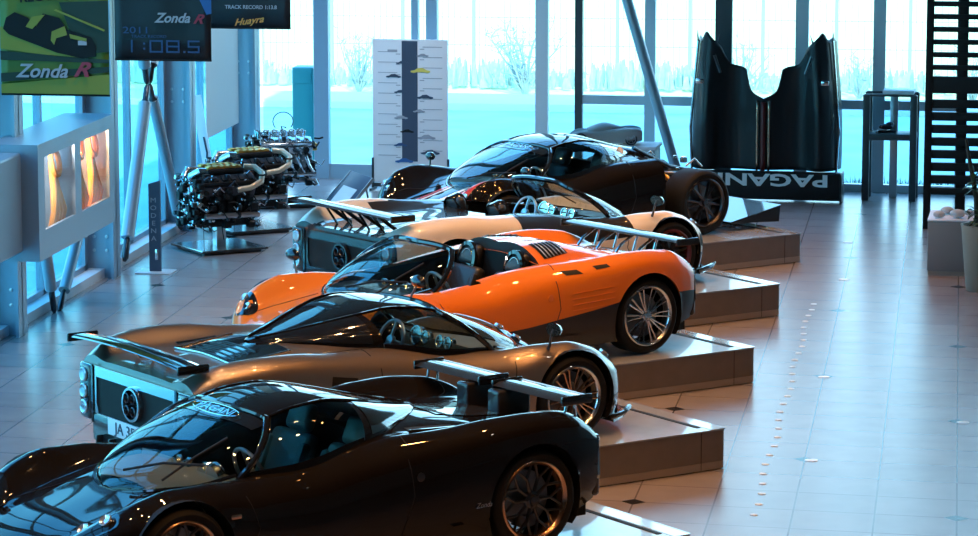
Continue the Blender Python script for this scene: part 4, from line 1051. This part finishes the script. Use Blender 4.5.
# ------------------------------------------------------------------ the five cars
def sunstrip(root, b, s='PAGANI', m='silver', flip=False):
    cpatch(b, 'sun_strip', lambda s_: (.60 - .10 * (1 - s_), xA(s_) + .03), (.60, 1), 'gloss_black', root, 4, 8, .004, both=True)
    c = canopy_pt(b, .53, 1, .012); n = (canopy_pt(b, .53, 1, .1) - c).normalized()
    # reads for somebody standing in front of the car: local right = -Y when looking at the windscreen
    y_up = (canopy_pt(b, .45, 1, .0) - canopy_pt(b, .60, 1, 0)).normalized(); x = y_up.cross(n)
    M = Matrix((x, y_up, n)).transposed().to_4x4(); M.translation = c
    text(s, .095, m, root, M, ext=.001, sx=1.25, bold=.001)
    o = MB(); pts = [M @ Vector((.27 * math.cos(a), .055 * math.sin(a), .0)) for a in [2 * PI * k / 32 for k in range(32)]]; o.tube(pts, .0025, 4, closed=True); o.build('badge_outline', m, root)
# --- nearest: black coupe with a split wing
root, b = car_base('sports_car', (-4.37, 21.01), 225, 'glossy black coupe with a split rear wing, nearest of the row', 'black_paint', ('copper_rim', 'dark_metal'), 'mesh', True, 'teal_leather', 'tan_leather', mirrors=False)
sunstrip(root, b)
headlights(root, b, [(1.87, .58), (1.80, .73)])
taillamps(root); exhaust(root)
for (a, c) in ((-.84, -.07), (.09, .87)):
    o = wing_blade('rear_wing', root, a, c, -1.79, .965, .26, .020, 'carbon', 3, 0, True, 'gloss_black')
    q = MB(); yy = a + .06 if a < -.5 else c - .06; q.tube([(-1.73, yy, .80), (-1.75, yy, .95)], .009, 6); q.tube([(-1.84, yy, .78), (-1.82, yy, .945)], .009, 6); q.build('wing_strut', 'silver', o)
    MB().box(-1.915, -1.85, a + .02, c - .02, .968, .984, T(0, 0, 0)).build('gurney_strip', 'brushed', o, smooth=False)
q = MB()
for sg in (1, -1): q.rbox(-1.88, -1.60, sg * .18 - .07, sg * .18 + .07, .76, .95, .02, 3)
q.build('wing_pylon', 'carbon', root)
for sg in (1, -1): 
    q = MB(); q.tube([Vector((-.55 - .1 * k, sg * (.66 + .004 * k), b.z(-.55 - .1 * k, .66) + .008)) for k in range(11)], .014, 6); q.build('deck_rail', 'gloss_black', root)
    l = MB(); l.rbox(.95, 1.03, sg * (b.yside(.99, .56)) - .008, sg * (b.yside(.99, .56)) + .008, .545, .575, .006, 2, None); l.build('side_marker', 'copper_rim', root)
M = T(-.45, b.yside(-.45, .62) + .002, .62) @ RX(-90)
MB().lathe([(.03, 0), (.03, .006), (.02, .008), (0, .008)], 20, M).build('fuel_cap', 'dark_metal', root)
body_patch(b, 'engine_vent', (-.62, -1.0), (.50, .60), 'carbon_matte', root)
body_patch(b, 'engine_cover', (-1.06, -1.62), (.0, .26), 'carbon', root, .006)
text('Zonda', .05, 'silver', root, T(-.92, b.yside(-.92, .38) + .004, .38) @ RZ(180) @ RX(90), shear=.3)

# --- second: bronze coupe seen from behind
root, b = car_base('sports_car', (-4.528, 24.727), 42.5, 'bronze grey coupe seen from behind with exhaust ring and one-piece wing, second of the row', 'bronze_paint', ('silver', 'copper_rim'), 'pairs', True, 'tan_leather', 'tan_leather', quarter='gloss_black', mirrors=(-1,), mats={'roof': 'black_paint', 'trim': 'gloss_black'})
headlights(root, b, [(1.87, .58), (1.80, .73)])
taillamps(root); exhaust(root)
wing_blade('rear_wing', root, -.86, .86, -1.97, .89, .26, .022, 'gloss_black', 4, .03, True, 'gloss_black')
q = MB()
for y in (-.36, -.12, .12, .36): q.tube([(-1.75, y, .77), (-1.80, y, .83), (-1.93, y, .89)], .012, 6)
q.build('wing_strut', 'silver', root)
body_patch(b, 'engine_window', (-.90, -1.40), (.0, .44), 'gloss_black', root, .006, skew=0)
q = MB()
for k in range(5):
    x = -1.12 - .06 * k; q.tube([Vector((x, y, b.z(x, abs(y)) + .010)) for y in [-.29 + .58 * i / 8 for i in range(9)]], .005, 5)
q.build('engine_slat', 'dark_metal', root)
q = MB(); P = [Vector((x, y, b.z(x, abs(y)) + .010)) for x, y in [(-.90 - .5 * i / 8, .44) for i in range(9)] + [(-1.40, .44 - .88 * i / 8) for i in range(1, 9)] + [(-1.40 + .5 * i / 8, -.44) for i in range(1, 9)]]; q.tube(P, .009, 6); q.build('engine_window_frame', 'silver', root)
for sg in (1, -1): 
    body_patch(b, 'air_scoop', (-.95, -1.30), (.50, .62), 'gloss_black', root, sg=(sg,))
    side_patch(b, 'side_vent', [(-.62, .70), (-.86, .74), (-.88, .66), (-.66, .60)], 'black', root, sg)
    side_patch(b, 'fender_trim', [(1.94, .30), (1.76, .30), (1.76, .17), (1.94, .17)], 'carbon', root, sg)
    q = MB(); q.tube([(1.72, sg * .93, .13), (1.88, sg * .90, .15), (2.04, sg * .76, .16)], .02, 6); q.build('dive_plane', 'carbon', root)
pl = MB(); pl.rbox(-2.025, -2.01, -.22, .38, .215, .345, .006); o = pl.build('number_plate', 'paper_white', root); text('JA 35', .12, 'ink_navy', o, T(-2.028, .10, .28) @ RZ(-90) @ RX(90), sx=1.2)
q = MB(); q.rbox(-2.008, -1.80, -.66, .66, .12, .34, .02); 
for y in (-.5, -.3, .3, .5): q.rbox(-2.06, -1.8, y - .01, y + .01, .06, .19, .004)
q.build('diffuser', 'carbon', root)

# --- third: orange roadster
def cls_o(x, y, z, j):
    if abs(x) < 1.2 and j >= 33: return 'side_skirt'
    if x < -1.55 and j >= 33: return 'bumper_insert'
    return 'body'
root, b = car_base('sports_car', (-4.311, 28.481), 225, 'bright orange open roadster with silver many-spoke wheels, third of the row', 'orange_paint', ('silver', 'silver'), 'pairs', False, 'black_leather', 'black_leather', cls=cls_o)
headlights(root, b, [(1.87, .60), (1.81, .74)])
taillamps(root, dark='carbon', pm='carbon'); exhaust(root)
def hoops(root, b, y, m='gloss_black'):
    q = MB(); M = T(-.34, y, .80) @ RY(80)
    q.lathe([(.125, -.10), (.14, .0), (.135, .03), (.105, .035), (.10, .0)], 28, M @ Matrix.Diagonal((1.15, 1, 1, 1)), caps=False); q.rbox(-.42, -.30, y - .1, y + .1, .62, .78, .03); o = q.build('headrest_hoop', m, root)
    q = MB(); q.torus(.075, .008, M @ T(0, 0, .02) @ Matrix.Diagonal((1.15, 1, 1, 1)), 28, 6); q.build('headrest_ring', 'silver', o)
    q = MB(); q.lathe([(.07, .0), (.05, .015), (0, .018)], 20, M @ Matrix.Diagonal((1.15, 1, 1, 1))); q.build('headrest_pad', 'black_leather', o)
for y in (.35, -.35): hoops(root, b, y)
def deckpt(b, x, y, sg, off=0.):
    t = (-.42 - x) / 1.40; w = .60 - .30 * t; h = .125 * (1 - t ** 1.3); k = min(1, y / w)
    return Vector((x, sg * y, b.z(x, y) - .01 + h * max(0, 1 - k ** 2.6) ** .5 * (.75 + .25 * math.sin(k * PI)) + off))
def deck(root, b, m, H=.125):
    """raised engine cover behind an open cockpit"""
    q = MB()
    for sg in (1, -1):
        P = []
        for i in range(25):
            x = -.42 - 1.40 * i / 24; w = .60 - .30 * (i / 24); h = H * (1 - (i / 24) ** 1.3)
            P.append([Vector((x, sg * w * k / 10, b.z(x, w * k / 10) - .01 + h * max(0, 1 - (k / 10) ** 2.6) ** .5 * (.75 + .25 * math.sin(k / 10 * PI)))) for k in range(11)])
        q.grid(P)
        w = .60; bk = MB(); bk.grid([[Vector((-.42, sg * w * k / 10, z)) for z in (.60, b.z(-.42, w * k / 10) - .01 + H * max(0, 1 - (k / 10) ** 2.6) ** .5 * (.75 + .25 * math.sin(k / 10 * PI)))] for k in range(11)]); bk.build('bulkhead', 'carbon_matte', root)
    return q.build('engine_cover', m, root)
deck(root, b, 'orange_paint')
for sg in (1, -1):
    MB().grid([[deckpt(b, -.52 - .34 * i / 8, .30 + .24 * j / 6 - .10 * i / 8, sg, .004) for j in range(7)] for i in range(9)]).build('vent_recess', 'black', root)
    q = MB()
    for k in range(6):
        x = -.545 - .052 * k; q.grid([[deckpt(b, x - .024 * i, .31 + .22 * j / 6 - .09 * k / 6, sg, .010 + .012 * (1 - i)) for j in range(7)] for i in (0, 1)])
    q.build('engine_louvre', 'brushed', root, solid=.004)
for sg in (1, -1):
    side_patch(b, 'fender_slot', [(-.46, .815), (-.62, .82), (-.66, .785), (-.50, .78)], 'black', root, sg)
    side_patch(b, 'fender_slot', [(-.78, .84), (-.92, .85), (-.94, .825), (-.80, .81)], 'black', root, sg)
    seam(root, [side_path(b, [(-.52, .62 - .05 * k), (-1.02, .66 - .05 * k)], sg, .002) for k in range(4)], .003, 'side_groove', 'orange_paint')
    M = T(-.30, sg * (b.yside(-.30, .60) + .002), .60) @ RX(-90 * sg); MB().lathe([(.03, 0), (.03, .006), (.02, .008), (0, .008)], 20, M).build('fuel_cap', 'orange_paint', root)
wing_blade('rear_wing', root, -.82, .86, -1.90, .95, .26, .020, 'carbon', 1, 0, True, 'carbon')
q = MB()
for y in (-.42, -.14, .14, .42): q.tube([(-1.66, y, .79), (-1.72, y, .86), (-1.88, y, .945)], .014, 6); q.tube([(-1.86, y, .78), (-1.92, y, .945)], .012, 6)
q.build('wing_strut', 'silver', root)
q = MB(); q.rbox(.70, .72, -.55, -.25, .52, .62, .01); q.build('door_speaker', 'orange_paint', root)

# --- fourth: white roadster seen from behind
def cls_w(x, y, z, j):
    if z < .30 and x > 1.5 and j > 28: return 'side_skirt'
    if j >= 36: return 'side_skirt'
    if -1.2 < x < 1.0 and abs(y) < .74 and j < 18: return 'carbon_panel'
    if -.5 < x < .92 and j < 27 and j >= 16: return 'carbon_panel'
    if x < -1.2 and abs(y) < .55 and j < 14: return 'carbon_panel'
    return 'body'
root, b = car_base('sports_car', (-4.416, 32.257), 45, 'pearl white open roadster seen from behind with a tall strutted wing, fourth of the row', 'pearl_paint', ('red_dark', 'black'), 'spokes', False, 'black_leather', 'black_leather', cls=cls_w, mats={'trim': 'gloss_black'}, tab=dict(ZONDA, Zc=[.29, .40, .46, .51, .57, .63, .70, .74, .78, .80, .80, .79, .78, .77, .76, .755, .745], Z1=[.29, .39, .45, .50, .56, .62, .68, .73, .78, .81, .81, .79, .78, .77, .76, .755, .745]))
headlights(root, b, [(1.87, .60), (1.81, .74)])
taillamps(root, pm='carbon'); exhaust(root, ring='carbon')
for y in (.35, -.35): hoops(root, b, y)
deck(root, b, 'carbon', .02)
wing_blade('rear_wing', root, -.88, .88, -1.90, .955, .28, .020, 'carbon', 1, 0, True, 'carbon')
q = MB()
for y in (-.40, -.15, .15, .40):
    q.tube([(-1.62, y, .76), (-1.90, y, .955)], .020, 6); q.tube([(-1.78, y, .76), (-1.92, y, .95)], .012, 6)
q.build('wing_strut', 'gloss_black', root)
for sg in (1, -1):
    q = MB(); q.tube([(1.72, sg * .93, .13), (1.92, sg * .90, .15), (2.1, sg * .76, .16)], [.02, .03, .012], 6); q.build('dive_plane', 'carbon', root)
    side_patch(b, 'fender_vent', [(1.90, .42), (1.78, .52), (1.80, .38), (1.92, .34)], 'black', root, sg)

# --- fifth: black race car without its rear bodywork
def cls_z(x, y, z, j):
    return 'body'
root, b = car_base('race_car', (-4.381, 36.00), 225, 'black race car with bare rear wheels and exposed engine bay, farthest of the row', 'black_paint', ('dark_metal', 'dark_metal'), 'spokes', True, 'black_leather', 'black_leather', cls=cls_z, mirrors=False, tall=.0, x_stop=-.78, glass='car_glass', tab=RACER)
for o in [c for c in children(root) if c.name.startswith('wheel')]:
    pass
sunstrip(root, b)
headlights(root, b, [(1.87, .60), (1.81, .74)])
for sg in (1, -1):
    q = MB(); z0 = b.z(1.12, .84); q.tube([(1.12, sg * .84, z0 - .01), (1.10, sg * .86, z0 + .10)], .010, 6); o = q.build('door_mirror', 'gloss_black', root); MB().ico((1.09, sg * .87, z0 + .125), .06, 2, (.7, 1.3, .8)).build('mirror_housing', 'gloss_black', o)
# stripes on the nose
for k, (y0, m) in enumerate([(.10, 'white'), (.17, 'red'), (-.17, 'red'), (-.10, 'white')]): body_patch(b, 'nose_stripe', (1.28, 1.96), (abs(y0), abs(y0) + .05), m, root, .005, sg=(1 if y0 > 0 else -1,))
body_patch(b, 'fender_stripe', (1.0, 1.90), (.70, .765), 'red', root, .006, nx=24, sg=(1,))
body_patch(b, 'fender_stripe', (.9, 1.90), (.675, .695), 'white', root, .006, nx=24, sg=(1,))
# roof scoop
q = MB(); P = []
for i in range(17):
    x = .05 - 1.12 * i / 16; h = float(CT(x)) + .028 * math.sin(PI * min(1, i / 5) * .5) ; 
    P.append([Vector((x, .26 * math.cos(R(a)), h - .10 + .10 * math.sin(R(a)) ** .7 if a not in (0, 180) else h - .10)) for a in range(0, 181, 15)])
q.grid(P).build('roof_scoop', 'black_paint', root)
q = MB(); q.rbox(-1.1, -1.04, -.2, .2, .84, .90, .02); q.build('scoop_outlet', 'silver', root)
MB().lathe([(.0, .006), (.045, .006), (.045, 0)], 20, frameM(canopy_pt(b, -.62, .36, .004, 1), (0, 1, .5))).build('number_roundel', 'paper_white', root)
# chassis, engine bay, suspension
q = MB()
for sg in (1, -1):
    q.tube([(-.70, sg * .50, .98), (-1.3, sg * .42, .72), (-1.95, sg * .36, .58)], .022, 8); q.tube([(-.75, sg * .60, .45), (-1.5, sg * .45, .42), (-2.0, sg * .36, .42)], .022, 8)
    q.tube([(-1.0, sg * .48, .86), (-1.1, sg * .56, .44)], .018, 6); q.tube([(-1.5, sg * .41, .67), (-1.3, sg * .50, .43)], .018, 6); q.tube([(-1.95, sg * .36, .58), (-2.0, sg * .36, .40)], .02, 6)
q.tube([(-1.95, -.36, .58), (-1.95, .36, .58)], .022, 8); q.tube([(-2.0, -.36, .40), (-2.0, .36, .40)], .022, 8); q.build('tube_frame', 'dark_metal', root)
q = MB()
for sg in (1, -1):
    for xx in (-1.15, -1.58): q.tube([(-1.365, sg * .84, .42), (xx, sg * .42, .52)], .014, 6); q.tube([(-1.365, sg * .84, .24), (xx, sg * .42, .24)], .014, 6)
q.build('wishbone', 'brushed', root)
q = MB()
for sg in (1, -1): q.tube([(-1.34, sg * .78, .32), (-1.2, sg * .34, .70)], .026, 10)
q.build('damper', 'gold_metal', root)
q = MB(); q.rbox(-1.50, -.80, -.22, .22, .22, .62, .03); q.rbox(-1.95, -1.5, -.15, .15, .25, .50, .04); q.build('engine_block', 'dark_metal', root)
for sg in (1, -1):
    q = MB(); q.rbox(-1.45, -.85, -.07, .07, 0, .14, .03, 2, T(0, sg * .15, .62) @ RX(-20 * sg)); q.build('plenum_cover', 'black', root)
    q = MB(); 
    for k in range(6): q.tube([(-.88 - .1 * k, sg * .25, .56), (-.90 - .1 * k, sg * .36, .54), (-1.0 - .1 * k, sg * .36, .44)], .02, 6)
    q.tube([(-.9, sg * .37, .45), (-1.5, sg * .36, .44), (-1.9, sg * .2, .60)], .035, 8); q.build('exhaust_manifold', 'copper_rim', root)
q = MB(); rn = random.Random(2)
for k in range(34):
    x, y, z = rn.uniform(-1.9, -.85), rn.uniform(-.4, .48), rn.uniform(.5, .78); s_ = rn.uniform(.015, .04); q.rbox(x - s_, x + s_, y - s_, y + s_, z - s_, z + s_, .008, 1)
for k in range(14):
    x, y, z = rn.uniform(-1.6, -.85), rn.choice((-1, 1)) * rn.uniform(.2, .5), rn.uniform(.5, .72); q.tube([(x, y, z), (x - .1, y + .04, z + .08), (x - .22, y + .02, z - .02)], .012, 6)
tag(q.build('engine_fittings', 'silver', root), kind='stuff')
q = MB(); q.tube([(-1.02, .55, .40), (-1.02, .55, .66), (-1.08, .56, .68), (-1.42, .60, .64)], .018, 8); q.build('coolant_pipe', 'brushed', root)
q = MB(); q.rbox(-1.5, -1.0, .60, .86, .17, .22, .01)
q.prism([(-1.78, -.93), (-2.45, -.93), (-2.52, -.8), (-2.62, .8), (-2.5, .93), (-1.78, .93)], .07, .09); q.build('rear_floor', 'carbon', root, smooth=False)
q = MB()
for y in (-.93, -.5, -.2, .2, .5, .93):
    q.add([Vector((-1.8, y - .006, .09)), Vector((-2.5, y - .006, .05)), Vector((-2.52, y - .006, .235)), Vector((-1.8, y + .006, .09)), Vector((-2.5, y + .006, .05)), Vector((-2.52, y + .006, .235))], [(0, 1, 2), (3, 5, 4), (0, 3, 4, 1), (1, 4, 5, 2), (2, 5, 3, 0)])
q.add([Vector((-1.78, -.93, .10)), Vector((-1.78, .93, .10)), Vector((-2.54, .93, .24)), Vector((-2.54, -.93, .24))], [(0, 1, 2, 3)]); q.build('diffuser', 'carbon', root, smooth=False)

# ------------------------------------------------------------------ light
w = bpy.data.worlds.new('sky'); bpy.context.scene.world = w; w.use_nodes = True
nt = w.node_tree; bg = nt.nodes['Background']
tc = nt.nodes.new('ShaderNodeTexCoord'); sp = nt.nodes.new('ShaderNodeSeparateXYZ'); rp = nt.nodes.new('ShaderNodeValToRGB')
nt.links.new(tc.outputs['Generated'], sp.inputs[0]); nt.links.new(sp.outputs[2], rp.inputs[0]); nt.links.new(rp.outputs[0], bg.inputs[0])
rp.color_ramp.elements[0].position = 0; rp.color_ramp.elements[0].color = (.75, .92, 1., 1); rp.color_ramp.elements[1].position = .55; rp.color_ramp.elements[1].color = (.16, .42, .85, 1)
bg.inputs[1].default_value = SKY
def lamp(kind, name, loc, energy, col, size=.1, rot=None, spot=None, blend=.5):
    l = bpy.data.lights.new(name, kind); l.energy = energy; l.color = col
    if kind == 'SUN': l.angle = R(.6)
    elif kind == 'AREA': l.size = size
    else: l.shadow_soft_size = size
    if spot: l.spot_size = R(spot); l.spot_blend = blend
    o = bpy.data.objects.new(name, l); C.objects.link(o); o.location = loc
    if rot is not None: o.rotation_euler = Vector(rot).to_track_quat('-Z', 'Y').to_euler()
    return o
lamp('SUN', 'sun', (0, 0, 20), SUN, (1., .93, .78), rot=(-.12, .80, -.56))
WARM = (1., .54, .23)
for i in range(9):
    for j, dx in enumerate((-6.6, -5.2, -3.8, -2.6, -1.5)):
        lamp('SPOT', 'ceiling_spot', (dx + .12 * (i % 3), 18.2 + 2.3 * i + .3 * (j % 2), 7.3), WARMP * (1.25 if j > 2 else 1.), (1., .42, .12) if j > 2 else WARM, .07, rot=(-.06 * (j - 2), .1, -1), spot=66, blend=.7)
for i, y in enumerate((27.5, 31, 34.5, 38)): lamp('SPOT', 'wall_fill', (-6.8, y, 7.4), 420, (.86, .93, 1.), .06, rot=(-.30, .28 if i > 1 else .1, -1), spot=60, blend=.8)  # added cool fill that brightens the engines and banners along the left wall
lamp('SPOT', 'panel_fill', (-6.6, 37.0, 7.4), 900, (.95, .95, 1.), .06, rot=(-.08, .95, -1), spot=34, blend=.7)  # extra fill light, put in to lift the white timeline panel
for i in range(5): lamp('SPOT', 'aisle_spot', (1.2, 21 + 4.4 * i, 7.5), WARMP * .3, (1., .85, .72), .07, rot=(-.05, .0, -1), spot=75, blend=.8)
lamp('POINT', 'case_lamp', (-8.80, 32.1, 1.70), 60, (1., .55, .30), .04); lamp('POINT', 'case_lamp', (-8.80, 30.7, 1.70), 30, (1., .8, .7), .04)
# ------------------------------------------------------------------ camera
cam = bpy.data.cameras.new('camera'); co = bpy.data.objects.new('camera', cam); C.objects.link(co)
cam.sensor_width = 36; cam.lens = 36 * 3280 / 978; cam.clip_end = 400
co.location = (0, 0, 5.58); pit = math.atan(508 / 3280); yaw = math.atan(473 * math.cos(pit) / 3280)
co.rotation_euler = (PI / 2 - pit, 0, yaw)
sc_ = bpy.context.scene; sc_.camera = co
sc_.view_settings.view_transform = 'Standard'; sc_.view_settings.look = 'None'; sc_.view_settings.gamma = 1; sc_.view_settings.exposure = EXPO
